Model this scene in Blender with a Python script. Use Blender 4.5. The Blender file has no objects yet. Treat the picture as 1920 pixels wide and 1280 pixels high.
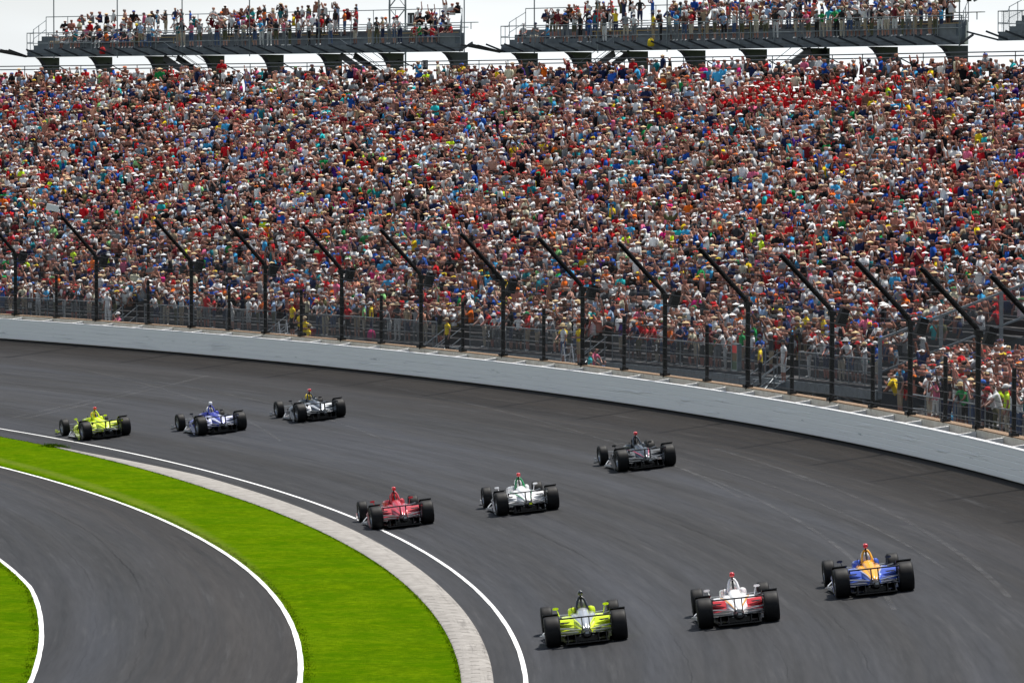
import bpy, bmesh, math, random
import numpy as np
from mathutils import Vector, Matrix
R = math.radians
SC = bpy.context.scene
COL = SC.collection

# ------------------------------------------------------------------ camera, sky, sun, exposure
# world origin = centre of the turn; camera stands inside the turn and looks along +y
CAM = (235.393, -112.997, 12.272)
cd = bpy.data.cameras.new('camera'); cam = bpy.data.objects.new('camera', cd); COL.objects.link(cam)
cam.location = CAM
cam.rotation_euler = (R(90 - 2.382), 0, 0)
cd.sensor_width = 36; cd.lens = 36 * 9769.5 / 1920; cd.clip_start = 1; cd.clip_end = 5000
SC.camera = cam

SUN_DIR = Vector((0.23, 0.26, 0.93)).normalized()          # towards the sun
w = bpy.data.worlds.new('World'); SC.world = w; w.use_nodes = True
nt = w.node_tree; nt.nodes.clear()
sky = nt.nodes.new('ShaderNodeTexSky'); sky.sky_type = 'NISHITA'; sky.sun_disc = False
sky.sun_elevation = math.asin(SUN_DIR.z); sky.sun_rotation = math.atan2(SUN_DIR.x, SUN_DIR.y)
sky.air_density = 1.2; sky.dust_density = 2.0; sky.ozone_density = 1.0
tc = nt.nodes.new('ShaderNodeTexCoord'); mp = nt.nodes.new('ShaderNodeMapping'); mp.inputs['Scale'].default_value = (1, 1, 5)
nz = nt.nodes.new('ShaderNodeTexNoise'); nz.inputs['Scale'].default_value = 3.0; nz.inputs['Detail'].default_value = 5
rp = nt.nodes.new('ShaderNodeValToRGB'); rp.color_ramp.elements[0].position = .25; rp.color_ramp.elements[0].color = (.30, .30, .30, 1)
rp.color_ramp.elements[1].position = .6; rp.color_ramp.elements[1].color = (1, 1, 1, 1)
mx = nt.nodes.new('ShaderNodeMix'); mx.data_type = 'RGBA'; mx.inputs[7].default_value = (13.6, 14.3, 14.8, 1)   # thin bright cloud
bg = nt.nodes.new('ShaderNodeBackground'); bg.inputs['Strength'].default_value = 0.074
out = nt.nodes.new('ShaderNodeOutputWorld')
L = nt.links.new
L(tc.outputs['Generated'], mp.inputs['Vector']); L(mp.outputs['Vector'], nz.inputs['Vector']); L(nz.outputs['Fac'], rp.inputs['Fac'])
sz = nt.nodes.new('ShaderNodeSeparateXYZ'); L(tc.outputs['Generated'], sz.inputs[0])
hz = nt.nodes.new('ShaderNodeMapRange'); hz.inputs[1].default_value = .04; hz.inputs[2].default_value = .36; hz.inputs[3].default_value = 1.0; hz.inputs[4].default_value = .10; L(sz.outputs[2], hz.inputs[0])
ml = nt.nodes.new('ShaderNodeMath'); ml.operation = 'MULTIPLY'; L(rp.outputs['Color'], ml.inputs[0]); L(hz.outputs[0], ml.inputs[1]); L(ml.outputs[0], mx.inputs[0]); L(sky.outputs['Color'], mx.inputs[6]); L(mx.outputs[2], bg.inputs['Color']); L(bg.outputs['Background'], out.inputs['Surface'])
sd = bpy.data.lights.new('sun', 'SUN'); so = bpy.data.objects.new('sun', sd); COL.objects.link(so)
sd.energy = 5.0; sd.angle = R(4.0); sd.color = (1.0, 0.96, 0.90)
so.rotation_euler = SUN_DIR.to_track_quat('Z', 'Y').to_euler(); so.location = (235, 0, 90)
SC.view_settings.view_transform = 'Standard'; SC.view_settings.look = 'None'; SC.view_settings.gamma = 1
SC.view_settings.exposure = 0.24
SC.cycles.max_bounces = 5; SC.cycles.transparent_max_bounces = 10; SC.cycles.diffuse_bounces = 1; SC.cycles.glossy_bounces = 2
SC.cycles.caustics_reflective = False; SC.cycles.caustics_refractive = False

rnd = random.Random(7)
nrg = np.random.default_rng(7)

# ------------------------------------------------------------------ helpers
def tag(o, label=None, cat=None, group=None, kind=None):
    if label: o['label'] = label
    if cat: o['category'] = cat
    if group: o['group'] = group
    if kind: o['kind'] = kind
    return o

def pol(r, t, z=0.0):
    """polar point round the turn centre; t in degrees"""
    a = R(t); return (r * math.cos(a), r * math.sin(a), z)

class MB:
    """collects faces (with a material slot each) and links them as one mesh object"""
    def __init__(s): s.v = []; s.f = []; s.m = []; s.c = [0]
    def cut(s): s.c.append(len(s.f))
    def each(s, name, m, parent=None, smooth=False):
        """one object per piece marked with cut()"""
        c = sorted(set(s.c + [len(s.f)])); r_ = []
        for a, z in zip(c[:-1], c[1:]):
            q = MB(); ix = {}
            for f in s.f[a:z]:
                for i in f:
                    if i not in ix: ix[i] = len(q.v); q.v.append(s.v[i])
                q.f.append(tuple(ix[i] for i in f)); q.m.append(0)
            o = q.build(name, m, None, smooth)
            if parent and parent.name.startswith('racing_car'): o.parent = parent
            elif parent: par(o, parent)
            r_.append(o)
        return r_
    def add(s, vs, fs, m=0):
        b = len(s.v); s.v += [tuple(p) for p in vs]
        for f in fs: s.f.append(tuple(b + i for i in f)); s.m.append(m)
    def quad(s, a, b, c, d, m=0): s.add([a, b, c, d], [(0, 1, 2, 3)], m)
    def box(s, c, sz, m=0, rot=None, top=1.0):
        x, y, z = [q / 2 for q in sz]; P = []
        for k, (a, b, cc) in enumerate([(-x, -y, -z), (x, -y, -z), (x, y, -z), (-x, y, -z), (-x, -y, z), (x, -y, z), (x, y, z), (-x, y, z)]):
            if k > 3: a *= top; b *= top
            p = Vector((a, b, cc))
            if rot is not None: p = rot @ p
            P.append(tuple(p + Vector(c)))
        s.add(P, [(0, 3, 2, 1), (4, 5, 6, 7), (0, 1, 5, 4), (1, 2, 6, 5), (2, 3, 7, 6), (3, 0, 4, 7)], m)
    def bar(s, a, b, w, h=None, m=0, up=(0, 0, 1)):
        """rectangular bar from a to b"""
        h = h or w; a = Vector(a); b = Vector(b); d = (b - a).normalized(); u = Vector(up)
        if abs(d.dot(u)) > .99: u = Vector((1, 0, 0))
        x = d.cross(u).normalized(); y = x.cross(d).normalized()
        P = []
        for p in (a, b):
            for i, j in ((-1, -1), (1, -1), (1, 1), (-1, 1)): P.append(tuple(p + x * i * w / 2 + y * j * h / 2))
        s.add(P, [(3, 2, 1, 0), (4, 5, 6, 7), (0, 1, 5, 4), (1, 2, 6, 5), (2, 3, 7, 6), (3, 0, 4, 7)], m)
    def tube(s, pts, r, n=6, m=0, cap=True):
        pts = [Vector(p) for p in pts]; rr = r if isinstance(r, (list, tuple)) else [r] * len(pts); P = []
        for i, p in enumerate(pts):
            d = (pts[min(i + 1, len(pts) - 1)] - pts[max(i - 1, 0)]).normalized()
            u = Vector((0, 0, 1)) if abs(d.z) < .95 else Vector((1, 0, 0))
            x = d.cross(u).normalized(); y = x.cross(d).normalized()
            for k in range(n):
                a = 2 * math.pi * k / n; P.append(tuple(p + (x * math.cos(a) + y * math.sin(a)) * rr[i]))
        F = []
        for i in range(len(pts) - 1):
            for k in range(n): F.append((i * n + k, i * n + (k + 1) % n, (i + 1) * n + (k + 1) % n, (i + 1) * n + k))
        if cap: F.append(tuple(range(n - 1, -1, -1))); F.append(tuple((len(pts) - 1) * n + k for k in range(n)))
        s.add(P, F, m)
    def loft(s, rings, m=0, cap=True, mf=None):
        n = len(rings[0]); P = [p for r_ in rings for p in r_]; b = len(s.v); s.v += [tuple(p) for p in P]
        for i in range(len(rings) - 1):
            for k in range(n):
                s.f.append((b + i * n + k, b + i * n + (k + 1) % n, b + (i + 1) * n + (k + 1) % n, b + (i + 1) * n + k))
                s.m.append(mf(i, k) if mf else m)
        if cap:
            s.f.append(tuple(b + k for k in range(n - 1, -1, -1))); s.m.append(m)
            s.f.append(tuple(b + (len(rings) - 1) * n + k for k in range(n))); s.m.append(m)
    def build(s, name, mats, parent=None, smooth=False):
        me = bpy.data.meshes.new(name); me.from_pydata(s.v, [], s.f)
        if not isinstance(mats, (list, tuple)): mats = [mats]
        for mt in mats: me.materials.append(mt)
        if len(mats) > 1: me.polygons.foreach_set('material_index', s.m)
        if smooth: me.polygons.foreach_set('use_smooth', [True] * len(s.f))
        me.update()
        o = bpy.data.objects.new(name, me); COL.objects.link(o)
        if parent: o.parent = parent
        return o

def par(o, p):
    o.parent = p; o.matrix_parent_inverse = Matrix.Translation(p.location).inverted(); return o

def recalc(o):
    bm = bmesh.new(); bm.from_mesh(o.data); bmesh.ops.recalc_face_normals(bm, faces=bm.faces); bm.to_mesh(o.data); bm.free(); return o

def empty(name, loc=(0, 0, 0), rz=0):
    o = bpy.data.objects.new(name, None); COL.objects.link(o); o.location = loc; o.rotation_euler = (0, 0, rz); o.empty_display_size = .3; return o

# ------------------------------------------------------------------ materials
def mat(name, col, rough=.6, metal=0., noise=0., scale=3., bump=0., coat=0., spec=None):
    m = bpy.data.materials.new(name); m.use_nodes = True; t = m.node_tree; b = t.nodes['Principled BSDF']
    b.inputs['Base Color'].default_value = (*col, 1); b.inputs['Roughness'].default_value = rough; b.inputs['Metallic'].default_value = metal
    if coat: b.inputs['Coat Weight'].default_value = coat; b.inputs['Coat Roughness'].default_value = .08
    if spec is not None: b.inputs['Specular IOR Level'].default_value = spec
    n = t.nodes.new('ShaderNodeTexNoise'); n.inputs['Scale'].default_value = scale; n.inputs['Detail'].default_value = 6
    c = t.nodes.new('ShaderNodeTexCoord'); t.links.new(c.outputs['Object'], n.inputs['Vector'])
    mm = t.nodes.new('ShaderNodeMapRange'); mm.inputs['From Min'].default_value = .3; mm.inputs['From Max'].default_value = .7
    mm.inputs['To Min'].default_value = 1 - noise; mm.inputs['To Max'].default_value = 1 + noise * .6; t.links.new(n.outputs['Fac'], mm.inputs['Value'])
    x = t.nodes.new('ShaderNodeMix'); x.data_type = 'RGBA'; x.blend_type = 'MULTIPLY'; x.inputs[0].default_value = 1; x.inputs[6].default_value = (*col, 1)
    t.links.new(mm.outputs['Result'], x.inputs[7]); t.links.new(x.outputs[2], b.inputs['Base Color'])
    if bump:
        bp = t.nodes.new('ShaderNodeBump'); bp.inputs['Strength'].default_value = bump; bp.inputs['Distance'].default_value = .02
        t.links.new(n.outputs['Fac'], bp.inputs['Height']); t.links.new(bp.outputs['Normal'], b.inputs['Normal'])
    return m

class NG:
    """tiny node-graph writer"""
    def __init__(s, name):
        s.m = bpy.data.materials.new(name); s.m.use_nodes = True; s.t = s.m.node_tree; s.b = s.t.nodes['Principled BSDF']
    def n(s, typ, **k):
        o = s.t.nodes.new(typ)
        for a, v in k.items():
            if a == 'ins':
                for i, x in v.items():
                    if isinstance(x, bpy.types.NodeSocket): s.t.links.new(x, o.inputs[i])
                    else: o.inputs[i].default_value = x
            else: setattr(o, a, v)
        return o
    def math(s, op, a, b=0., c=0., clamp=False): return s.n('ShaderNodeMath', operation=op, use_clamp=clamp, ins={0: a, 1: b, 2: c}).outputs[0]
    def noise(s, vec, scale, detail=4, rough=.5): return s.n('ShaderNodeTexNoise', ins={'Vector': vec, 'Scale': scale, 'Detail': detail, 'Roughness': rough}).outputs['Fac']
    def rng(s, v, a, b, c, d): return s.n('ShaderNodeMapRange', ins={0: v, 1: a, 2: b, 3: c, 4: d}).outputs[0]
    def mix(s, f, a, b, blend='MIX'):
        o = s.n('ShaderNodeMix', data_type='RGBA', blend_type=blend, ins={0: f, 6: a, 7: b}); return o.outputs[2]
    def comb(s, x, y, z=0.): return s.n('ShaderNodeCombineXYZ', ins={0: x, 1: y, 2: z}).outputs[0]
    def polar(s):
        o = s.n('ShaderNodeTexCoord').outputs['Object']; q = s.n('ShaderNodeSeparateXYZ', ins={0: o})
        x, y, z = q.outputs
        r = s.math('SQRT', s.math('ADD', s.math('MULTIPLY', x, x), s.math('MULTIPLY', y, y)))
        a = s.math('MULTIPLY', s.math('ARCTAN2', y, x), 240.0)
        return o, r, a, z
    def bump(s, h, st, dist=.01):
        b = s.n('ShaderNodeBump', ins={'Strength': st, 'Distance': dist, 'Height': h}); s.t.links.new(b.outputs[0], s.b.inputs['Normal'])
    def col(s, c, rough=None):
        s.t.links.new(c, s.b.inputs['Base Color'])
        if rough is not None:
            if isinstance(rough, float): s.b.inputs['Roughness'].default_value = rough
            else: s.t.links.new(rough, s.b.inputs['Roughness'])
        return s.m

def asphalt(name, base, outer, groove, lane=False):
    g = NG(name); o, r, a, z = g.polar()
    wob = g.noise(g.comb(0., g.math('MULTIPLY', a, .02)), 1.0, 2)
    rw = g.math('ADD', r, g.math('MULTIPLY', wob, 1.6))
    s1 = g.noise(g.comb(g.math('MULTIPLY', rw, 2.6), g.math('MULTIPLY', a, .03)), 1.0, 6, .62)      # long streaks
    s2 = g.noise(g.comb(g.math('MULTIPLY', rw, .55), g.math('MULTIPLY', a, .018), 5.), 1.0, 4, .5)      # broad grooves
    s3 = g.noise(g.comb(g.math('MULTIPLY', r, 9.), g.math('MULTIPLY', a, .35), 2.), 1.0, 4, .6)       # scuffing
    f = g.noise(o, 60., 3, .6)
    k = g.math('ADD', g.rng(s1, .32, .68, -.26, .34), g.rng(s2, .3, .7, -.24, .30))
    k = g.math('ADD', k, g.rng(s3, .3, .75, -.12, .22)); k = g.math('ADD', k, g.rng(f, .3, .7, -.12, .12))
    lb = g.n('ShaderNodeValToRGB', ins={0: g.rng(r, groove[0], groove[1], 0., 1.)}).outputs[0]
    rn = lb.node.color_ramp; rn.elements[0].position = 0; rn.elements[0].color = (0, 0, 0, 1); rn.elements[1].position = 1; rn.elements[1].color = (0, 0, 0, 1)
    e = rn.elements.new(.3); e.color = (1, 1, 1, 1); e = rn.elements.new(.7); e.color = (.85, .85, .85, 1)
    k = g.math('ADD', k, g.math('MULTIPLY', lb, .14))
    k = g.math('ADD', k, 1.0)
    edge = g.rng(g.math('ADD', r, g.math('MULTIPLY', s1, 2.5)), outer[0], outer[1], 0., 1.)
    cb = g.mix(g.rng(s2, .4, .65, 0., 1.), (*base, 1), (base[0] * .98, base[1] * 1.03, base[2] * 1.14, 1))
    cb = g.mix(edge, cb, (*outer[2], 1))
    # thin sealed cracks that follow the paving joints
    w2 = g.math('MULTIPLY', g.noise(g.comb(3., g.math('MULTIPLY', a, .12)), 1.0, 5, .7), .55)
    rr = g.math('ADD', r, w2)
    cr = None
    for rad, wd in ((227.15, .022), (225.9, .014)) if lane else ((239.55, .014), (243.3, .016), (247.2, .012), (241.6, .008)):
        c1 = g.rng(g.math('ABSOLUTE', g.math('SUBTRACT', rr, rad)), wd * .5, wd * 1.6, .55, 0.)
        cr = c1 if cr is None else g.math('MAXIMUM', cr, c1)
    gate = g.rng(g.noise(g.comb(1., g.math('MULTIPLY', a, .07), 9.), 1.0, 3), .42, .56, 0., 1.)
    k = g.math('SUBTRACT', k, g.math('MULTIPLY', cr, gate))
    c = g.mix(1.0, cb, g.comb(k, k, k), 'MULTIPLY')
    sc = g.noise(g.comb(g.math('MULTIPLY', r, 3.2), g.math('MULTIPLY', a, .10), 7.), 1.0, 8, .72)
    c = g.mix(g.rng(sc, .56, .74, 0., .5), c, (base[0] * 2.6, base[1] * 2.6, base[2] * 2.6, 1))
    c = g.mix(g.rng(sc, .26, .42, .45, 0.), c, (base[0] * .5, base[1] * .5, base[2] * .5, 1))
    g.bump(f, .25, .006)
    g.b.inputs['Specular IOR Level'].default_value = .07
    return g.col(c, g.rng(s1, .3, .7, .62, .85))

M = {}
M['track'] = asphalt('track_asphalt', (.0325, .0325, .0333), (247.5, 252.5, (.024, .0215, .0195)), (236.5, 249.))
M['lane'] = asphalt('lane_asphalt', (.029, .029, .0297), (228.0, 230.0, (.030, .0285, .028)), (224.0, 229.), True)
def paint(name, v, wear):
    g = NG(name); o, r, a, z = g.polar()
    n1 = g.noise(o, 9., 6, .7); n2 = g.noise(g.comb(g.math('MULTIPLY', r, 5.), g.math('MULTIPLY', a, .4)), 1., 4)
    f = g.rng(g.math('ADD', g.math('MULTIPLY', n1, .6), g.math('MULTIPLY', n2, .4)), .5, .68, 0., wear)
    return g.col(g.mix(f, (v, v, v * .98, 1), (v * .45, v * .45, v * .44, 1)), .7)
M['line'] = paint('white_paint', .82, .7)
def grass():
    g = NG('mown_grass'); o, r, a, z = g.polar()
    big = g.noise(o, .22, 3); mid = g.noise(g.comb(g.math('MULTIPLY', r, 1.1), g.math('MULTIPLY', a, .9)), 1.4, 6, .65)
    fine = g.noise(g.n('ShaderNodeMapping', ins={0: o, 3: (22., 5., 5.)}).outputs[0], 2.2, 5, .75)
    fine2 = g.noise(o, 34., 3, .8)
    stripe = g.math('SINE', g.math('MULTIPLY', a, 1.15))
    v = g.math('ADD', g.math('MULTIPLY', fine, .5), g.math('MULTIPLY', mid, .5))
    c = g.mix(g.rng(v, .40, .60, 0., 1.), (.050, .100, .0012, 1), (.118, .195, .0016, 1))
    patch = g.noise(g.n('ShaderNodeMapping', ins={0: o, 3: (1.1, .35, 1.)}).outputs[0], 1.0, 6, .7)
    c = g.mix(g.rng(patch, .42, .62, 0., .65), c, (.050, .112, .0012, 1))
    c = g.mix(g.rng(big, .35, .65, 0., .5), c, (.130, .205, .003, 1))
    c = g.mix(g.rng(fine2, .56, .76, 0., .5), c, (.14, .235, .012, 1))
    c = g.mix(g.rng(fine2, .22, .42, .5, 0.), c, (.02, .06, .002, 1))
    c = g.mix(g.math('MULTIPLY', g.rng(stripe, -.3, .3, 0., 1.), .10), c, (.03, .12, .004, 1))
    t5 = g.noise(o, 4.2, 7, .72); t6 = g.noise(o, .9, 4, .6)
    c = g.mix(g.rng(t5, .46, .66, 0., .62), c, (.030, .085, .0004, 1))
    c = g.mix(g.rng(t5, .30, .44, .45, 0.), c, (.17, .30, .004, 1))
    c = g.mix(g.rng(t6, .48, .62, 0., .55), c, (.045, .12, .0005, 1))
    # dry thin turf next to the lane edge
    e = g.rng(g.math('ABSOLUTE', g.math('SUBTRACT', g.math('ADD', r, g.math('MULTIPLY', mid, .5)), 230.35)), .05, .4, .35, 0.)
    c = g.mix(g.math('MULTIPLY', e, g.rng(fine2, .35, .6, .3, 1.)), c, (.20, .20, .055, 1))
    g.bump(g.math('ADD', g.math('MULTIPLY', fine2, .6), g.math('MULTIPLY', fine, .6)), .9, .05)
    g.b.inputs['Specular IOR Level'].default_value = .0
    return g.col(c, .9)
M['grass'] = grass()
def kerbmat():
    g = NG('kerb_concrete'); o, r, a, z = g.polar()
    # rumble cuts: short dark saw cuts across the kerb, three columns staggered
    rr = g.math('SUBTRACT', r, 233.7)
    cell = g.math('DIVIDE', rr, .36)
    sh = g.math('MULTIPLY', g.math('FLOOR', cell), .37)
    u = g.math('FRACT', g.math('ADD', g.math('MULTIPLY', a, 1.15), sh))
    v = g.math('FRACT', cell)
    ln = g.math('MULTIPLY', g.math('LESS_THAN', u, .10), g.math('MULTIPLY', g.math('GREATER_THAN', v, .2), g.math('LESS_THAN', v, .78)))
    ln = g.math('MULTIPLY', ln, g.math('LESS_THAN', a, 23.0)); ln = g.math('MULTIPLY', ln, g.rng(g.noise(o, 3., 3), .38, .5, .15, .8))
    n1 = g.noise(o, 2.2, 7, .7); n2 = g.noise(g.comb(g.math('MULTIPLY', r, 7.), g.math('MULTIPLY', a, .3)), 1.0, 5, .7); n3 = g.noise(o, 40., 3)
    c = g.mix(g.rng(n1, .3, .7, 0., 1.), (.20, .188, .17, 1), (.38, .362, .335, 1))
    c = g.mix(g.rng(n3, .3, .7, 0., .35), c, (.26, .24, .225, 1))
    c = g.mix(g.math('MULTIPLY', g.rng(n2, .52, .72, 0., .8), g.rng(r, 234.2, 234.8, .1, 1.)), c, (.075, .07, .068, 1))
    c = g.mix(ln, c, (.07, .06, .055, 1))
    g.bump(n3, .4, .01); g.b.inputs['Specular IOR Level'].default_value = .1
    return g.col(c, .85)
M['kerb'] = kerbmat()
def barriermat():
    g = NG('barrier_paint'); o, r, a, z = g.polar()
    d = g.noise(g.comb(g.math('MULTIPLY', a, .33), g.math('MULTIPLY', z, 3.5)), 1.0, 6, .6)
    d2 = g.noise(g.comb(g.math('MULTIPLY', a, .9), g.math('MULTIPLY', z, 9.), 4.), 1.0, 6, .7)
    band = g.math('MULTIPLY', g.rng(z, 1.9, 2.15, 0., 1.), g.rng(z, 2.45, 2.65, 1., 0.))
    c = g.mix(g.rng(d, .4, .7, 0., .35), (.94, .93, .91, 1), (.85, .85, .84, 1))
    c = g.mix(g.math('MULTIPLY', g.rng(d, .655, .70, 0., .8), band), c, (.36, .37, .38, 1))
    d3 = g.noise(g.comb(g.math('MULTIPLY', a, .28), g.math('MULTIPLY', z, 4.5), 8.), 1.0, 5, .6)
    c = g.mix(g.math('MULTIPLY', g.rng(d3, .64, .68, 0., .9), band), c, (.97, .97, .97, 1))
    g.bump(g.math('MULTIPLY', g.rng(d3, .58, .72, 0., 1.), band), .8, .04)
    c = g.mix(g.math('MULTIPLY', g.rng(d2, .64, .70, 0., .6), band), c, (.20, .20, .21, 1))
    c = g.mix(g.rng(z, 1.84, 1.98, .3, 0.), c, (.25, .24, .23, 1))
    return g.col(c, .45)
M['barrier'] = barriermat()
M['white_top'] = mat('white_steel_top', (.86, .86, .85), .5, noise=.06)
M['foam'] = mat('white_foam', (.78, .77, .74), .8, noise=.12, scale=6)
def concmat():
    g = NG('stained_concrete'); o, r, a, z = g.polar()
    n1 = g.noise(g.comb(g.math('MULTIPLY', a, 1.2), g.math('MULTIPLY', z, .8)), 1.0, 7, .75); n2 = g.noise(o, 6., 5)
    c = g.mix(g.rng(n1, .35, .7, 0., 1.), (.74, .69, .60, 1), (.50, .44, .35, 1))
    c = g.mix(g.rng(n2, .6, .75, 0., .6), c, (.16, .12, .08, 1)); return g.col(c, .85)
M['concrete'] = concmat()
M['plywood'] = mat('plywood', (.27, .17, .095), .75, noise=.35, scale=5)
M['steel'] = mat('blue_grey_steel', (.115, .135, .155), .45, noise=.3, scale=2.)
M['steel_light'] = mat('galvanised_steel', (.16, .19, .205), .45, noise=.25, scale=5)
M['steel_dark'] = mat('dark_steel', (.030, .036, .044), .5, noise=.3)
M['rail'] = mat('grey_rail', (.19, .215, .23), .4, metal=.3, noise=.2)
M['black_post'] = mat('black_post_paint', (.005, .005, .006), .55, noise=.3, spec=.15)
M['cable'] = mat('steel_cable', (.055, .055, .06), .4, metal=.5)
M['terrace'] = mat('terrace_concrete', (.055, .055, .058), .85, noise=.25, scale=1.)
M['yard'] = mat('service_yard', (.035, .035, .037), .85, noise=.3, scale=1.)
M['bench'] = mat('bench_wood', (.46, .31, .12), .6, noise=.25, scale=8)
M['bench_alu'] = mat('aluminium_bench', (.42, .44, .46), .4, metal=.4)
M['sign_black'] = mat('sign_black', (.008, .01, .012), .5)
M['sign_white'] = mat('sign_white', (.75, .76, .76), .6)
def meshmat(name, cell, wire, col):
    g = NG(name); uv = g.n('ShaderNodeUVMap').outputs[0]; q = g.n('ShaderNodeSeparateXYZ', ins={0: uv})
    u, v = q.outputs[0], q.outputs[1]
    a = g.math('FRACT', g.math('DIVIDE', g.math('ADD', u, v), cell)); b = g.math('FRACT', g.math('DIVIDE', g.math('SUBTRACT', u, v), cell))
    m = g.math('MAXIMUM', g.math('LESS_THAN', a, wire / cell), g.math('LESS_THAN', b, wire / cell))
    g.t.links.new(m, g.b.inputs['Alpha']); g.b.inputs['Base Color'].default_value = (*col, 1); g.b.inputs['Roughness'].default_value = .5
    return g.m
M['chain'] = meshmat('chain_link_wire', .085, .0085, (.022, .022, .024))
M['chain_rail'] = meshmat('rail_mesh_wire', .07, .010, (.12, .135, .145))

# ------------------------------------------------------------------ ground and roads
RL, RW, BK = 235.706, 252.97, math.tan(R(6.073))
def bank(r): return max(0.0, (r - RL)) * BK
def ring(name, m, rz, t0, t1, step=.25, wob=None, dz=0.):
    """sheet of annulus; rz = list of (radius, z)"""
    b = MB(); n = int(round((t1 - t0) / step)); k = len(rz)
    for i in range(n + 1):
        t = t0 + (t1 - t0) * i / n
        for j, (r, z) in enumerate(rz):
            rr = r + (wob(t, j) if wob else 0); b.v.append(pol(rr, t, z + dz))
    for i in range(n):
        for j in range(k - 1):
            b.f.append((i * k + j, i * k + j + 1, (i + 1) * k + j + 1, (i + 1) * k + j)); b.m.append(0)
    return b.build(name, m, smooth=True)
T0, T1 = -70, 100
def kerb_out(t): return float(np.interp(t, [-70, 0, 6, 17, 21.3], [235.02, 235.0, 234.85, 234.8, 233.95]))
def kerb_in(t): return float(np.interp(t, [-70, 0, 5.3, 10, 15.5, 21.3], [234.35, 234.3, 234.0, 233.8, 233.6, 233.9]))
g = MB(); g.quad((-2500, -2500, -.035), (2500, -2500, -.035), (2500, 2500, -.035), (-2500, 2500, -.035))
tag(g.build('ground', M['grass']), kind='structure')
tag(ring('infield_grass', M['grass'], [(200, -.02), (215, -.006), (223.9, -.006)], T0, T1), kind='structure')
_w = [rnd.uniform(-.07, .07) for _ in range(4000)]
def wobl(t, j): return (_w[int((t - T0) * 8) % 4000] + .05 * math.sin(t * 5.1)) if j in (0, 2) else 0
tag(ring('grass_strip', M['grass'], [(230.9, .010), (232, .014), (233.95, .012)], T0, T1, .125, lambda t, j: (kerb_in(t) - 233.93 + .02 + wobl(t, j) * .3) if j == 2 and t < 21.2 else 0), kind='structure')
def lane_in(t):   # inner edge of the warm-up lane bends a little away from the turn centre
    return 0.0
tag(ring('warm_up_lane', M['lane'], [(223.6, 0), (227, 0), (230.75, 0)], T0, T1), kind='structure')
def lane_out_r(t): return 230.75 - .085 * max(0, min(t, 21)) if t < 21 else 230.75 - 1.785 - .02 * (t - 21)
def curve_line(name, rf, wd, t0, t1, z, m=None):
    b = MB(); n = int((t1 - t0) / .25)
    for i in range(n + 1):
        t = t0 + (t1 - t0) * i / n; r = rf(t); ww = wd * (1 + .12 * math.sin(t * 7) * math.sin(t * 2.3))
        b.v += [pol(r - ww / 2, t, z), pol(r + ww / 2, t, z)]
    for i in range(n): b.f.append((2 * i, 2 * i + 1, 2 * i + 3, 2 * i + 2)); b.m.append(0)
    return b.build(name, m or M['line'])
# grass that follows the lane's outer line
b = MB(); n = 680
for i in range(n + 1):
    t = T0 + (T1 - T0) * i / n; r = lane_out_r(t); b.v += [pol(r, t, .012), pol(231.6, t, .016)]
for i in range(n): b.f.append((2 * i, 2 * i + 1, 2 * i + 3, 2 * i + 2)); b.m.append(0)
tag(b.build('grass_verge', M['grass'], smooth=True), kind='structure')
tag(curve_line('lane_outer_line', lane_out_r, .125, T0, T1, .017), kind='structure')
def lane_in_r(t):
    return float(np.interp(t, [-30, -6, .3, 1.43, 3.73, 6.36, 8.6, 14, 30], [224.6, 224.8, 224.8, 224.62, 224.3, 224.0, 223.5, 222.6, 221.0]))
b = MB()
for i in range(n + 1):
    t = T0 + (T1 - T0) * i / n; b.v += [pol(lane_in_r(t), t, .008), pol(214, t, .004)]
for i in range(n): b.f.append((2 * i, 2 * i + 1, 2 * i + 3, 2 * i + 2)); b.m.append(0)
b2 = MB()
for i in range(n + 1):
    t = T0 + (T1 - T0) * i / n; b2.v += [pol(lane_in_r(t), t, .0005), pol(224.9, t, .0005)]
for i in range(n): b2.f.append((2 * i, 2 * i + 1, 2 * i + 3, 2 * i + 2)); b2.m.append(0)
tag(b2.build('lane_shoulder', M['lane']), kind='structure')
tag(b.build('infield_verge', M['grass'], smooth=True), kind='structure')
tag(curve_line('lane_inner_line', lane_in_r, .115, T0, T1, .0125), kind='structure')
# racing surface: flat apron, banked turn
tag(ring('race_track', M['track'], [(233.7, 0), (RL, 0), (RL + 1, bank(RL + 1)), (242, bank(242)), (248, bank(248)), (253.9, bank(253.9))], T0, T1), kind='structure')
tag(curve_line('track_inner_line', lambda t: RL + .01, .135, T0, T1, .0055), kind='structure')
b = MB(); n = 720
for i in range(n + 1):
    t = T0 + (21.3 - T0) * i / n; ri, ro = kerb_in(t), kerb_out(t)
    b.v += [pol(ri, t, .018), pol(ri + .05, t, .05), pol((ri + ro) / 2, t, .062), pol(ro - .05, t, .04), pol(ro, t, .006)]
for i in range(n):
    for j in range(4): b.f.append((5 * i + j, 5 * i + j + 1, 5 * i + 5 + j + 1, 5 * i + 5 + j)); b.m.append(0)
tag(b.build('rumble_kerb', M['kerb'], smooth=True), kind='structure')
b = MB()   # grass up to the apron where the kerb ends
for i in range(321):
    t = 21.0 + 79 * i / 320; b.v += [pol(232.5, t, .018), pol(233.93 + wobl(t, 2) * .5, t, .02)]
for i in range(320): b.f.append((2 * i, 2 * i + 1, 2 * i + 3, 2 * i + 2)); b.m.append(0)
tag(b.build('grass_end', M['grass']), kind='structure')
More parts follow.
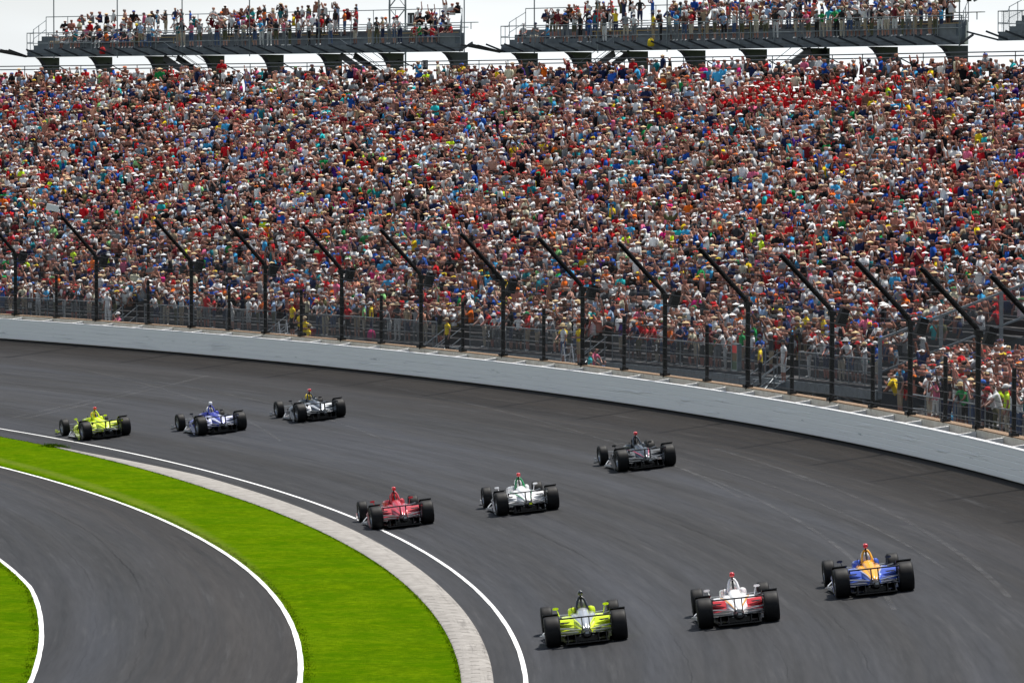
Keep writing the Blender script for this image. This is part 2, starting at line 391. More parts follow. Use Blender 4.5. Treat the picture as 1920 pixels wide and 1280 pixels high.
# tufts of longer grass: at the kerb's end, and along the ragged edges
def tufts(name, spots, label):
    b = MB()
    for (r, t, hh, k) in spots:
        for _ in range(k):
            x, y, z = pol(r + rnd.gauss(0, .05), t + rnd.gauss(0, .02), .0); a = rnd.uniform(0, 6.28); l = rnd.uniform(.5, 1) * hh
            dx, dy = math.cos(a) * .012, math.sin(a) * .012; lx, ly = rnd.gauss(0, .4) * l, rnd.gauss(0, .4) * l
            b.add([(x - dx, y - dy, z), (x + dx, y + dy, z), (x + lx, y + ly, z + l)], [(0, 1, 2)])
    return tag(b.build(name, M['grass']), kind='stuff', label=label, cat='grass')
sp = [(233.95 + rnd.gauss(0, .22), 21.35 + rnd.gauss(0, .1), .16, 14) for _ in range(60)]
for _ in range(2600): t = rnd.uniform(-2, 27); sp.append(((kerb_in(t) - .03) if t < 21.2 else 233.93, t, .05, 3))
for _ in range(2600): t = rnd.uniform(-2, 22); sp.append((lane_out_r(t) + .1 + abs(rnd.gauss(0, .08)), t, .045, 3))
for _ in range(900): t = rnd.uniform(-2, 12); sp.append((lane_in_r(t) - .1 - abs(rnd.gauss(0, .08)), t, .045, 3))
tufts('grass_tufts', sp, 'short ragged grass growing along the edges of kerb and lane')
# old tyre marks: pale scuffs that run across the banking
def markmat():
    g = NG('tyre_scuff'); o = g.n('ShaderNodeTexCoord').outputs['Object']; n1 = g.noise(o, 1.3, 6, .7)
    g.t.links.new(g.rng(n1, .38, .75, .0, .30), g.b.inputs['Alpha']); g.b.inputs['Base Color'].default_value = (.17, .17, .17, 1); g.b.inputs['Roughness'].default_value = .8; return g.m
MK = markmat()
def mark(p0, p1, wd, bend=0.):
    b = MB(); n = 24; pr = []
    for i in range(n + 1):
        f = i / n; r = p0[0] + (p1[0] - p0[0]) * f + bend * math.sin(f * math.pi); t = p0[1] + (p1[1] - p0[1]) * f; pr.append((r, t))
    for i, (r, t) in enumerate(pr):
        z = bank(r) + .006; b.v += [pol(r - wd / 2, t, z), pol(r + wd / 2, t, z)]
    for i in range(n): b.f.append((2 * i, 2 * i + 1, 2 * i + 3, 2 * i + 2)); b.m.append(0)
    return tag(b.build('tyre_mark', MK), kind='structure')
mark((237.5, 25.0), (249.0, 26.8), .3); mark((237.6, 25.3), (246.0, 26.6), .2)
mark((247.5, 29.5), (243.2, 18.5), .16, .5); mark((249.0, 31.5), (240.6, 19.5), .13, .4)
mark((251.0, 24.0), (246.0, 10.0), .14); mark((247.5, 15.0), (244.5, 2.0), .16); mark((249.6, 14.0), (247.2, 2.0), .22); mark((248.4, 18.0), (246.8, 4.0), .1)

# ground outside the wall
tag(ring('service_road', M['yard'], [(254.2, .95), (268, .75), (345, .75)], -10, 75, .5), kind='structure')

# ------------------------------------------------------------------ outer barrier
ZB = bank(RW)                      # track level at the wall
WT0, WT1 = -8, 50
def sweep(name, prof, m, t0, t1, step, parent=None, smooth=False, closed=True):
    b = MB(); n = int(round((t1 - t0) / step)); k = len(prof)
    for i in range(n + 1):
        t = t0 + (t1 - t0) * i / n
        for r, z in prof: b.v.append(pol(r, t, z))
    for i in range(n):
        for j in range(k if closed else k - 1):
            j2 = (j + 1) % k; b.f.append((i * k + j, (i + 1) * k + j, (i + 1) * k + j2, i * k + j2)); b.m.append(0)
    if closed: b.f.append(tuple(range(k))); b.m.append(0); b.f.append(tuple(n * k + j for j in range(k - 1, -1, -1))); b.m.append(0)
    return b.build(name, m, parent, smooth)
bar = tag(empty('safety_barrier', pol(RW, 20, ZB)), 'long white steel tube crash barrier curving round the outside of the track', 'barrier')
M4 = Matrix.Translation(bar.location).inverted()
prof = []
zt = 2.82
for k in range(5):
    z0 = ZB + .05 + k * .1875; z1 = z0 + .1875
    prof += [(RW + .010, z0 + .002), (RW, z0 + .016), (RW, z1 - .016), (RW + .010, z1 - .002)]
prof = [(RW + .2, ZB + .05)] + prof + [(RW + .02, z1), (RW + .2, z1)]
ZT = z1
par(sweep('steel_tubes', prof, M['barrier'], WT0, WT1, .25), bar)
par(sweep('top_cap', [(RW - .004, ZT + .003), (RW - .004, ZT + .028), (RW + .21, ZT + .028), (RW + .21, ZT + .003)], M['white_top'], WT0, WT1, .25), bar)
b = MB()
t = WT0 + .2
rot = lambda a: Matrix.Rotation(R(a), 3, 'Z')
while t < WT1:
    for hh in (0,):
        dt = .08 / RW * 57.3
        b.loft([[pol(RW + .215, t - dt, ZT - .4), pol(RW + .215, t + dt, ZT - .4), pol(RW + .215, t + dt, ZT + .02), pol(RW + .215, t - dt, ZT + .02)], [pol(RW + .75, t - dt, ZT - .4), pol(RW + .75, t + dt, ZT - .4), pol(RW + .75, t + dt, ZT + .09), pol(RW + .75, t - dt, ZT + .09)]]); b.cut()
    t += .70
[recalc(q) for q in b.each('foam_block', M['foam'], bar)]
cw = tag(empty('concrete_wall', pol(RW + .9, 20, ZB)), 'cream stained concrete wall with brown plywood top behind the white barrier', 'wall')
par(sweep('concrete_panel', [(RW + .76, ZB - 1.2), (RW + .76, ZT + .145), (RW + 1.10, ZT + .145), (RW + 1.10, ZB - 1.2)], M['concrete'], WT0, WT1, .5), cw)
par(sweep('plywood_top', [(RW + .78, ZT + .149), (RW + .78, ZT + .185), (RW + 1.16, ZT + .185), (RW + 1.16, ZT + .149)], M['plywood'], WT0, WT1, .5), cw)

# ------------------------------------------------------------------ catch fence
fence = tag(empty('catch_fence', pol(RW + .95, 20, ZT)), 'tall black catch fence with bent posts, cables and wire mesh above the white wall', 'fence')
FR = RW + .83; FZ = ZT + .17
tall = [33.68, 31.80, 29.58, 27.84, 26.03, 24.14, 22.17, 20.25, 18.24, 16.20, 14.11, 12.14, 10.41]
tall = [41.6, 39.6, 37.6, 35.6] + tall + [8.5, 6.6, 4.7, 2.8]
short = [32.74, 30.60, 28.70, 27.0, 25.10, 23.15, 21.2, 19.25, 17.22, 15.12, 13.1, 11.26, 9.5, 34.6, 36.6]
BZ = FZ + 3.04; AI, AU = 1.82, 1.90      # bend height, arm run and rise
def arm_pt(t, f): return pol(FR - AI * f, t, BZ + AU * f)
for t in tall:
    b = MB(); b.tube([pol(FR, t, ZT + .1), pol(FR, t, BZ - .12), pol(FR - .05, t, BZ + .03), arm_pt(t, .08), arm_pt(t, 1)], .085, 8)
    b.box(pol(FR, t, BZ - .1), (.24, .24, .16), rot=rot(t)); b.box(pol(FR, t, FZ + .06), (.3, .3, .1), rot=rot(t))
    p = par(b.build('post', M['black_post'], smooth=False), fence)
    if -1 < t < 34 and abs(t - 16.2) > .1:
        s = MB(); s.box(pol(FR + .34, t - .02, BZ - .22), (.30, .36, .58), rot=rot(t) @ Matrix.Rotation(R(18), 3, 'Y'), top=.9); s.box(pol(FR + .17, t, BZ - .05), (.3, .06, .06), rot=rot(t))
        par(s.build('speaker', M['black_post']), fence)
for t in short:
    b = MB(); b.tube([pol(FR + .02, t, ZT + .1), pol(FR + .02, t, FZ + 2.05)], .07, 8); b.box(pol(FR + .02, t, FZ + .06), (.26, .26, .1), rot=rot(t))
    par(b.build('short_post', M['black_post']), fence)
tt = sorted(tall); b = MB()
def cable(fn, sag, r=.010):
    for a, c in zip(tt[:-1], tt[1:]):
        pts = []
        for i in range(7):
            f = i / 6; x, y, z = fn(a + (c - a) * f); pts.append((x, y, z - sag * 4 * f * (1 - f)))
        b.tube(pts, r, 4, cap=False)
    b.cut()
for k in range(8): cable(lambda t, k=k: pol(FR - .09, t, FZ + .25 + k * .40), .05 + .02 * (k % 3))
for f in (.12, .36, .6, .82, .99): cable(lambda t, f=f: arm_pt(t, f), .06)
b.each('cable', M['cable'], fence)
b = MB(); me_uv = []
nst = 200
for i in range(nst + 1):
    t = tt[0] + (tt[-1] - tt[0]) * i / nst
    b.v += [pol(FR - .11, t, FZ + .02), pol(FR - .11, t, BZ), tuple(arm_pt(t, .98))]
    L_ = R(t) * FR; me_uv += [(L_, 0), (L_, 3.12), (L_, 3.12 + 2.6)]
for i in range(nst):
    for j in range(2): b.f.append((3 * i + j, 3 * i + 3 + j, 3 * i + 4 + j, 3 * i + 1 + j)); b.m.append(0)
def uvmesh(b, uv, name, m):
    o = b.build(name, m); lay = o.data.uv_layers.new(name='UVMap')
    for l in o.data.loops: lay.data[l.index].uv = uv[l.vertex_index]
    return o
par(uvmesh(b, me_uv, 'wire_mesh', M['chain']), fence)

# TV camera on the end of a fence arm, signal light on a post
tc_ = tag(empty('television_camera', arm_pt(31.8, 1.0)), 'small white television camera housing on the tip of the second fence arm from left', 'camera')
b = MB(); q = Vector(tc_.location)
b.box((-.42, -.1, .42), (.62, .26, .30), rot=Matrix.Rotation(R(12), 3, 'Y'), top=.92); o = b.build('housing', M['white_top'], tc_)
b = MB(); b.tube([(0, 0, 0), (-.05, -.02, .34), (-.15, -.06, .46)], .045, 6); b.build('bracket', M['black_post'], tc_)
b = MB(); b.tube([(-.74, -.1, .30), (-.80, -.1, .28)], .09, 10); b.build('lens', M['sign_black'], tc_)

# ------------------------------------------------------------------ grandstand (lower bowl)
RF, ZF0 = 266.0, 2.0
SEC = 19.9                        # side rail between the two sections
def row_floor(r): return ZF0 + .3025 * (r - RF)
stand = tag(empty('grandstand', pol(286, 34, 0)), 'huge curved grandstand bowl with grey steel front rail, packed with spectators', 'grandstand')
NROW = 46; RP = .87
prof = [(RF - .35, 1.62), (RF - .35, 1.96)]
for i in range(NROW):
    r0 = RF + i * RP; z = row_floor(r0) - .0; prof += [(r0 if i else RF - .3, z), (r0 + RP, z)]
prof += [(RF + NROW * RP + 1.6, prof[-1][1]), (RF + NROW * RP + 1.6, 12.5), (RF + 6, 1.62)]
par(sweep('terrace', prof, M['terrace'], SEC, 62, .5), stand)
# front rail with mesh infill
def railing(parent, r, t0, t1, zf, h=1.08, sp=1.55, mesh=True, rails=(1.0, .5, .06), fr=.022, matl=None):
    n = max(2, int(R(t1 - t0) * r / sp)); b = MB(); matl = matl or M['rail']
    for k in rails: b.tube([pol(r, t0 + (t1 - t0) * i / (n * 2), zf + h * k) for i in range(n * 2 + 1)], fr * (1.35 if k == 1.0 else 1.), 5); b.cut()
    b.each('rail', matl, parent)
    b = MB()
    for i in range(n + 1): b.bar(pol(r, t0 + (t1 - t0) * i / n, zf - .1), pol(r, t0 + (t1 - t0) * i / n, zf + h), .045, .045); b.cut()
    b.each('upright', matl, parent)
    if mesh:
        b = MB(); uv = []; 
        for i in range(n * 2 + 1):
            t = t0 + (t1 - t0) * i / (n * 2); b.v += [pol(r - .02, t, zf + .05), pol(r - .02, t, zf + h * .99)]; uv += [(R(t) * r, 0), (R(t) * r, h)]
        for i in range(n * 2): b.f.append((2 * i, 2 * i + 2, 2 * i + 3, 2 * i + 1)); b.m.append(0)
        par(uvmesh(b, uv, 'rail_mesh', M['chain_rail']), parent)
GAPS = [21.96, 25.87, 28.87, 32.28, 35.76]
segs = [(SEC, GAPS[0] - .35)] + [(GAPS[i] + .35, GAPS[i + 1] - .35) for i in range(4)] + [(GAPS[-1] + .35, 50)]
for s0, s1 in segs: railing(stand, RF - .3, s0, s1, ZF0)
# steel edge beam and lower beam
par(sweep('edge_beam', [(RF - .52, 1.52), (RF - .52, 1.90), (RF - .36, 1.90), (RF - .36, 1.52)], M['steel_light'], SEC, 62, .5), stand)
par(sweep('lower_beam', [(RF - .15, 1.02), (RF - .15, 1.16), (RF + .1, 1.16), (RF + .1, 1.02)], M['steel_light'], SEC, 62, .5), stand)
# raking steel frames under the first rows: slanted beams and short legs
b = MB(); t = SEC + .3; k = 0
while t < 48:
    b.bar(pol(RF - .45, t, 1.50), pol(RF + 1.5, t, .8), .10, .22); b.bar(pol(RF - .4, t, 1.55), pol(RF - .4, t, .75), .12, .12)
    if k % 3 == 1:
        b.bar(pol(RF - .2, t, 1.45), pol(RF - .2, t + .55, .80), .12, .16); b.bar(pol(RF - .2, t, 1.45), pol(RF - .2, t - .55, .80), .12, .16)
    t += .52; k += 1; b.cut()
b.each('raking_frame', M['steel'], stand)
# side rail that climbs the slope at the end of the section
b = MB()
def side(r, dz): return pol(r, SEC - .02, 2.0 + .335 * (r - RF) + dz)
for dz, f in ((2.05, .045), (.75, .04)): b.bar(side(RF - .4, dz), side(RF + 26, dz), f * 2, f * 2); b.cut()
for i in range(14): b.bar(side(RF - .4 + i * 2.6, -.3), side(RF - .4 + i * 2.6, 2.1), .15, .15); b.cut()
b.each('side_rail', M['rail'], stand)
b = MB(); uv = []
for i in range(27): b.v += [side(RF - .4 + i, .75), side(RF - .4 + i, 2.0)]; uv += [(i, 0), (i, 1.25)]
for i in range(26): b.f.append((2 * i, 2 * i + 2, 2 * i + 3, 2 * i + 1)); b.m.append(0)
par(uvmesh(b, uv, 'side_mesh', M['chain_rail']), stand)
b = MB(); b.quad(side(RF - .4, .0), side(RF + 26, .0), pol(RF + 26, SEC - .02, 1.), pol(RF - .4, SEC - .02, .8)); par(b.build('side_panel', M['steel_dark']), stand)
# back rail at the top of the bowl
RT = RF + NROW * RP + 1.4; ZT_ = row_floor(RF + NROW * RP)
b = MB()
for z in (16.10, 15.88): b.tube([pol(RT, t / 2, z) for t in range(30, 125)], .035, 5)
for i in range(0, 100): b.bar(pol(RT, 15 + i * .5 + .1, 14), pol(RT, 15 + i * .5 + .1, 16.1), .05, .05)
par(b.build('back_rail', M['steel_dark']), stand)
# section numbers on the front rail
def digits(name, txt, size, mtx, m, parent):
    cu = bpy.data.curves.new(name, 'FONT'); cu.body = txt; cu.size = size; cu.align_x = 'CENTER'; cu.align_y = 'CENTER'; cu.extrude = .006; cu.offset = size * .02
    ob = bpy.data.objects.new(name, cu); COL.objects.link(ob); dg = bpy.context.evaluated_depsgraph_get()
    me = bpy.data.meshes.new_from_object(ob.evaluated_get(dg)); bpy.data.objects.remove(ob)
    me.materials.clear(); me.materials.append(m); o = bpy.data.objects.new(name, me); COL.objects.link(o); o.parent = parent; o.matrix_local = mtx; return o
def number_sign(txt, p, t, wd, ht, label, back=None):
    e = tag(empty('section_sign', p, R(t)), label, 'sign', 'black section number signs')
    b = MB(); b.box((0, 0, 0), (.03, wd, ht)); b.build('sign_board', M['sign_black'], e)
    mt = Matrix.Translation((-.022, 0, 0)) @ Matrix.Rotation(R(-90), 4, 'Z') @ Matrix.Rotation(R(90), 4, 'X')
    digits('sign_number', txt, ht * .82, mt, M['sign_white'], e)
for txt, t, wh in (('3', 24.55, 'right of the turquoise person'), ('5', 28.08, 'right of the lone yellow marshal'), ('7', 31.15, 'right of the file of four yellow marshals'), ('11', 37.8, 'at the far left')):
    number_sign(txt, pol(RF - .38, t, ZF0 + .70), t, .42 if len(txt) == 1 else .6, .48, 'small black sign reading %s on the rail %s' % (txt, wh))
# right-hand section: low floor close to the fence
RS, ZS = 258.3, 1.9
def rfloor(r): return ZS + .02 * (r - RS) if r < 270 else ZS + .02 * (270 - RS) + .34 * (r - 270)
st2 = tag(empty('grandstand', pol(262, 12, 0)), 'lower standing section of the stand below the diagonal side rail at the right', 'grandstand')
def rs_max(r): return min(SEC - .3, 15.9 + (r - RS) * .37)
b = MB()
for i in range(28):
    r0 = RS + i * .8; z = rfloor(r0) - .02; tm = rs_max(r0); n_ = 26
    for j in range(n_):
        a, c = -8 + (tm + 8) * j / n_, -8 + (tm + 8) * (j + 1) / n_
        b.quad(pol(r0, a, z), pol(r0 + .8, a, z), pol(r0 + .8, c, z), pol(r0, c, z)); zb = rfloor(r0 - .8) - .02 if i else ZS - .45
        b.quad(pol(r0, a, zb), pol(r0, a, z), pol(r0, c, z), pol(r0, c, zb))
    b.quad(pol(r0, tm, z), pol(r0 + .8, tm, z), pol(r0 + .8, tm, .8), pol(r0, tm, .8))
par(b.build('terrace', M['terrace']), st2)
railing(st2, RS - .2, -8, 15.1, ZS, h=1.05, mesh=False, rails=(1.0, .55, .12))
b = MB(); t = -7
while t < 15: b.bar(pol(RS - .15, t, .8), pol(RS - .15, t, ZS), .1, .1); t += .7; b.cut()
b.each('support_leg', M['steel'], st2)
# stairs down from the rail gaps to the service road
for k, gp in enumerate(GAPS):
    e = tag(empty('stair', pol(RF - 1.6, gp, .9), R(gp)), ['short grey steel stair beside the grey haired marshal near the signal light', 'short grey steel stair behind the person in turquoise shirt',
        'short grey steel stair with the lone yellow shirted marshal', 'short grey steel stair beside the file of yellow shirted marshals', 'short grey steel stair beside the person all in white'][k], 'stairs', 'steel stairs down from the grandstand rail')
    b = MB()
    for i in range(5): b.box((1.25 - i * .28, 0, 1.06 - i * .22), (.27, 1.3, .04))
    for s in (-1, 1): b.bar((1.4, s * .66, 1.1), (-.1, s * .66, 0.0), .05, .22)
    b.build('step', M['steel_light'], e)
    b = MB()
    for s in (-1, 1):
        for dz in (.95, .5):
            b.tube([(1.5, s * .7, 1.12 + dz), (.0, s * .7, .1 + dz), (-.35, s * .7, .1 + dz)], .024, 5)
        for x, z in ((1.4, 1.1), (.6, .5), (-.3, .0)): b.bar((x, s * .7, z), (x, s * .7, z + 1.05), .04)
    b.tube([(1.4, .7, 1.2), (-.3, -.7, .1)], .02, 5)
    b.build('handrail', M['rail'], e)
# folding ladders standing on the service road
def ladder(p, t, label):
    e = tag(empty('step_ladder', p, R(t)), label, 'ladder', 'light metal step ladders behind the wall'); b = MB()
    for s in (-1, 1): b.bar((.45, s * .2, 0), (0, s * .2, 1.9), .05, .03)
    b.build('front_frame', M['bench_alu'], e); b = MB()
    for s in (-1, 1): b.bar((-.45, s * .2, 0), (0, s * .2, 1.9), .04, .03)
    b.build('rear_frame', M['bench_alu'], e); b = MB()
    for i in range(6): b.box((.45 - .075 * (i + .6), 0, .3 * (i + .6) + .05), (.1, .4, .03))
    b.build('rung', M['bench_alu'], e)
ladder(pol(258, 29.37, 1.35), 120, 'light metal step ladder standing left of the yellow marshals behind the wall')
ladder(pol(258, 22.9, 1.4), 120, 'light metal step ladder beside the person in turquoise shirt behind the wall')

# ------------------------------------------------------------------ upper decks
RD, ZD = 314.0, 16.75
def deck(t0, t1, pillars, poles, stairs, label, zoff=0., tiers=4, mirror=False, boards=()):
    z0 = ZD + zoff; d = tag(empty('upper_deck', pol(RD + 2, (t0 + t1) / 2, z0)), label, 'upper deck', 'upper decks above the grandstand')
    P_ = lambda o: par(o, d)
    # fascia girder with flanges
    P_(sweep('fascia', [(RD, z0), (RD, z0 + .045), (RD + .07, z0 + .05), (RD + .07, z0 + .25), (RD + .03, z0 + .255), (RD + .03, z0 + .29), (RD + .09, z0 + .30), (RD + .09, z0 + .50), (RD + .3, z0 + .50), (RD + .3, z0)], M['steel'], t0, t1, .25))
    zf = z0 + .50
    prof = [(RD + .1, zf + .004)]; tiers_ = [(RD + .1, zf + .02)]
    rr = RD + 1.5; z = zf; prof += [(rr, zf + .004)]
    for i in range(1, tiers):
        z += .32; prof += [(rr, z), (rr + .85, z)]; tiers_.append((rr, z)); rr += .85
    prof += [(rr + .2, z), (rr + .2, z0 + .1), (RD + .32, z0 + .1)]
    e0 = lambda r: t0 + .19 * (r - RD); e1 = lambda r: t1 + .10 * (r - RD)
    b = MB(); n_ = 34; k_ = len(prof)
    for i in range(n_ + 1):
        for r_, z_ in prof: b.v.append(pol(r_, e0(r_) + (e1(r_) - e0(r_)) * i / n_, z_))
    for i in range(n_):
        for j in range(k_): j2 = (j + 1) % k_; b.f.append((i * k_ + j, (i + 1) * k_ + j, (i + 1) * k_ + j2, i * k_ + j2)); b.m.append(0)
    b.f.append(tuple(range(k_))); b.m.append(0); b.f.append(tuple(n_ * k_ + j for j in range(k_ - 1, -1, -1))); b.m.append(0)
    P_(b.build('platform', M['steel']))
    # gaps for people, rails
    P_rail = lambda r, a, c, zz, h, rails, fr=.024: railing(d, r, a, c, zz, h=h, sp=2.0, mesh=False, rails=rails, fr=fr, matl=M['rail'])
    P_rail(RD + .06, t0, t1, zf, 1.12, (1.0, .38))
    P_rail(rr + .15, e0(rr + .15), e1(rr + .15), z, 1.35, (1.0, .12), .022)
    b = MB()   # end rails stepping up
    for tt_ in (t0, t1):
        ee = e0 if tt_ == t0 else e1
        for hh in (1.12, .5): b.tube([pol(RD + .06, tt_, zf + hh), pol(RD + 1.3, ee(RD + 1.3), zf + hh), pol(RD + 1.6, ee(RD + 1.6), zf + .3 + hh), pol(rr + .15, ee(rr + .15), z + hh)], .024, 5)
        for q, zz in ((RD + .8, zf), (RD + 1.5, zf + .3), (RD + 2.6, zf + .6)): b.bar(pol(q, ee(q), zz), pol(q, ee(q), zz + 1.12), .04)
        b.cut()
    b.each('end_rail', M['rail'], d)
    # outriggers: sloping bars in front of the girder
    b = MB(); t = t0 + .1
    while t < t1 + .3:
        tb = min(max(t, t0), t1)
        b.bar(pol(RD - .02, tb - .02, z0 + .05), pol(RD - 1.35, t + .02 + (.5 if False else 0), z0 + .50), .07, .10); t += .31; b.cut()
    b.each('outrigger', M['steel_dark'], d)
    b = MB()   # left-hand wing of netting bars
    if t0 > 30:
        b.bar(pol(RD, t1, z0 + .03), pol(RD - 1.2, t1 + .42, z0 + .50), .09, .12); b.bar(pol(RD, t1, z0 + .08), pol(RD - 1.3, t1 + .22, z0 + .52), .07, .10)
        b.quad(pol(RD, t1, z0 + .02), pol(RD - 1.2, t1 + .42, z0 + .47), pol(RD - 1.3, t1 + .1, z0 + .49), pol(RD, t1 - .1, z0 + .02))
    b.cut(); b.bar(pol(RD, t0, z0 + .03), pol(RD - .5, t0 - .32, z0 + .52), .08, .12)
    b.each('wing_frame', M['steel_dark'], d)
    # haunched pillars
    for tp in pillars:
        b = MB(); w_ = .42
        def ringp(pts): return pts
        a = R(tp); ux = Vector((math.cos(a), math.sin(a), 0)); uy = Vector((-math.sin(a), math.cos(a), 0))
        sec = [(10., .00, 1.0), (z0 - 1.2, .0, 1.0), (z0 - .8, -.08, 1.), (z0 - .45, -.28, 1.), (z0 - .2, -.52, 1.), (z0 - .004, -.85, 1.)]
        rings = []
        for zz, inn, _ in sec:
            c0 = ux * (RD + 1.55 + inn); c1 = ux * (RD + 2.6)
            rings.append([tuple(c0 - uy * w_ / 2 + Vector((0, 0, zz))), tuple(c1 - uy * w_ / 2 + Vector((0, 0, zz))), tuple(c1 + uy * w_ / 2 + Vector((0, 0, zz))), tuple(c0 + uy * w_ / 2 + Vector((0, 0, zz)))])
        b.loft(rings); P_(recalc(b.build('pillar', M['steel_dark'])))
    b = MB()
    for a, c in zip(pillars[:-1], pillars[1:]):
        if abs(a - c) < 1.3: b.tube([pol(RD + 2.2, a, z0 - .35), pol(RD + 2.2, (a + c) / 2, z0 - 1.4)], .04, 5); b.cut()
    if b.v: b.each('brace', M['steel_dark'], d)
    b = MB()
    for tp in poles: b.tube([pol(RD - .15, tp, z0 - .12), pol(RD - .15, tp, z0 + 6.5)], .042, 6); b.cut()
    b.each('slender_pole', M['rail'], d)
    for ts, sgn in stairs:       # stair flights going down between pillars
        b = MB(); n = 9; dt = .62 * sgn
        for i in range(n): f = i / (n - 1); b.box(pol(RD + 1.5, ts + dt * f * 1.5, z0 - .05 - f * 2.4), (1.1, .28, .05), rot=rot(ts + 90 * 0))
        for s in (-.6, .6): b.bar(pol(RD + 1.5 + s, ts, z0 - .1), pol(RD + 1.5 + s, ts + dt * 1.5, z0 - 2.6), .06, .42)
        P_(b.build('stair_flight', M['steel_dark'])); b = MB()
        for s in (-.6, .6):
            for k in (.5, 1.0): b.tube([pol(RD + 1.5 + s, ts, z0 - .1 + k), pol(RD + 1.5 + s, ts + dt * 1.5, z0 - 2.6 + k)], .02, 5)
        P_(b.build('stair_rail', M['rail']))
    # benches
    for i, (br, bz) in enumerate(tiers_[1:]):
        b = MB(); t = t0 + .4
        while t < t1 - .9:
            if rnd.random() < .8: b.bar(pol(br + .25, t, bz + .42), pol(br + .25, t + .62, bz + .42), .28, .05); b.bar(pol(br + .25, t + .1, bz), pol(br + .25, t + .1, bz + .4), .06); b.bar(pol(br + .25, t + .5, bz), pol(br + .25, t + .5, bz + .4), .06)
            t += .68; b.cut()
        b.each('bench', M['bench'] if i == 0 else M['bench_alu'], d)
    # end box at the right end
    b = MB(); b.box(pol(RD + .5, t0 + .24, z0 + .72), (.7, 1.5, .9), rot=rot(t0)); P_(b.build('end_box', M['steel']))
    return d, tiers_
LD = deck(42.33, 49.83, [49.77, 48.85, 47.87, 46.91, 45.89, 44.89, 43.84, 42.75], [49.32, 48.21, 47.08, 45.91, 44.71, 42.22], [(47.6, -1), (44.55, -1)], 'left upper deck of grey steel on dark pillars with a crowd of standing spectators', .06)
RDK = deck(34.04, 41.64, [41.57, 40.67, 39.73, 38.78, 37.77, 36.75, 35.65, 34.53], [41.03, 39.96, 38.8, 37.6, 34.02], [(39.9, 1), (36.65, 1)], 'middle upper deck of grey steel on dark pillars, the busiest with spectators', -.06)
FD = deck(27.0, 33.45, [32.95, 31.9, 30.9], [], [], 'empty upper deck cut off by the right edge of the picture', .1)
b = MB(); uv = []
for i in range(13):
    t = 33.4 - i * .25; b.v += [pol(RD + .04, t, ZD + .62), pol(RD + .04, t, ZD + 1.7)]; uv += [(R(t) * RD, 0), (R(t) * RD, 1.1)]
for i in range(12): b.f.append((2 * i, 2 * i + 1, 2 * i + 3, 2 * i + 2)); b.m.append(0)
par(uvmesh(b, uv, 'rail_mesh', M['chain_rail']), FD[0])
number_sign('13', pol(RD + 4.2, 47.24, 19.23), 47.2, .62, .85, 'black sign reading 13 on the back rail of the left upper deck')
number_sign('11', pol(RD + 4.2, 43.99, 18.98), 44., .62, .85, 'black sign reading 11 at the right end of the left upper deck')
number_sign('11', pol(RD + 1.2, 43.16, 16.02), 43.2, .5, .6, 'dark sign reading 11 hanging below the left upper deck between two pillars')
# lattice mast behind the left deck
tw = tag(empty('lattice_tower', pol(352, 49.84, 0)), 'thin grey lattice mast rising behind the left upper deck', 'tower')
def mast_pos():
    return None
b = MB(); hw = .62
cn = [(-hw, -hw), (hw, -hw), (hw, hw), (-hw, hw)]
for x, y in cn: b.bar((x, y, 0), (x * .9, y * .9, 26), .09)
b.build('leg', M['rail'], tw); b = MB()
for i in range(16):
    z = i * 1.6
    for k in range(4):
        (x0, y0), (x1, y1) = cn[k], cn[(k + 1) % 4]; b.bar((x0, y0, z), (x1, y1, z + 1.6), .045); b.bar((x1, y1, z), (x0, y0, z + 1.6), .045); b.bar((x0, y0, z), (x1, y1, z), .05)
b.build('lattice_brace', M['rail'], tw)

# ------------------------------------------------------------------ racing cars
def carpaint(name, c, flake=0.): return mat(name, c, .28, metal=flake, noise=.05, scale=2, coat=.8)
PA = dict(lime=carpaint('paint_lime', (.72, .88, .005)), silver=carpaint('paint_silver', (.50, .53, .56), .4), white=carpaint('paint_white', (.90, .90, .90)),
    red=carpaint('paint_red', (.62, .02, .03)), rose=carpaint('paint_rose', (.56, .05, .07), .15), orange=carpaint('paint_orange', (.90, .42, .012)), blue=carpaint('paint_blue', (.05, .12, .58), .1),
    green=carpaint('paint_green', (.01, .28, .08)), black=carpaint('paint_black', (.010, .011, .013)), gunmetal=carpaint('paint_gunmetal', (.07, .08, .09), .5), violet=carpaint('paint_violet', (.04, .05, .38), .2),
    pink=carpaint('paint_pink', (.60, .08, .16)), pearl=carpaint('paint_pearl', (.55, .58, .80), .2))
M['carbon'] = mat('carbon_fibre', (.006, .006, .007), .38); M['rubber'] = mat('tyre_rubber', (.0085, .0085, .009), .58, noise=.35, scale=7, spec=.2)
M['rim'] = mat('wheel_metal', (.36, .37, .39), .35, metal=.8); M['arm'] = mat('suspension_metal', (.36, .38, .40), .35, metal=.6)
M['rain'] = mat('rear_lamp_lens', (.30, .32, .33), .3); M['skin_d'] = mat('helmet_visor', (.02, .02, .025), .15)

def sec(y, x0, x1, z0, z1, n=14, pw=2.6, flat=0.):
    """rounded cross-section at y"""
    cx, cz, a, b_ = (x0 + x1) / 2, (z0 + z1) / 2, (x1 - x0) / 2, (z1 - z0) / 2; out_ = []
    for k in range(n):
        t = 2 * math.pi * (k + .5) / n; c, s = math.cos(t), math.sin(t)
        out_.append((cx + a * math.copysign(abs(c) ** (2 / pw), c), y, cz + b_ * math.copysign(abs(s) ** (2 / pw), s)))
    return out_

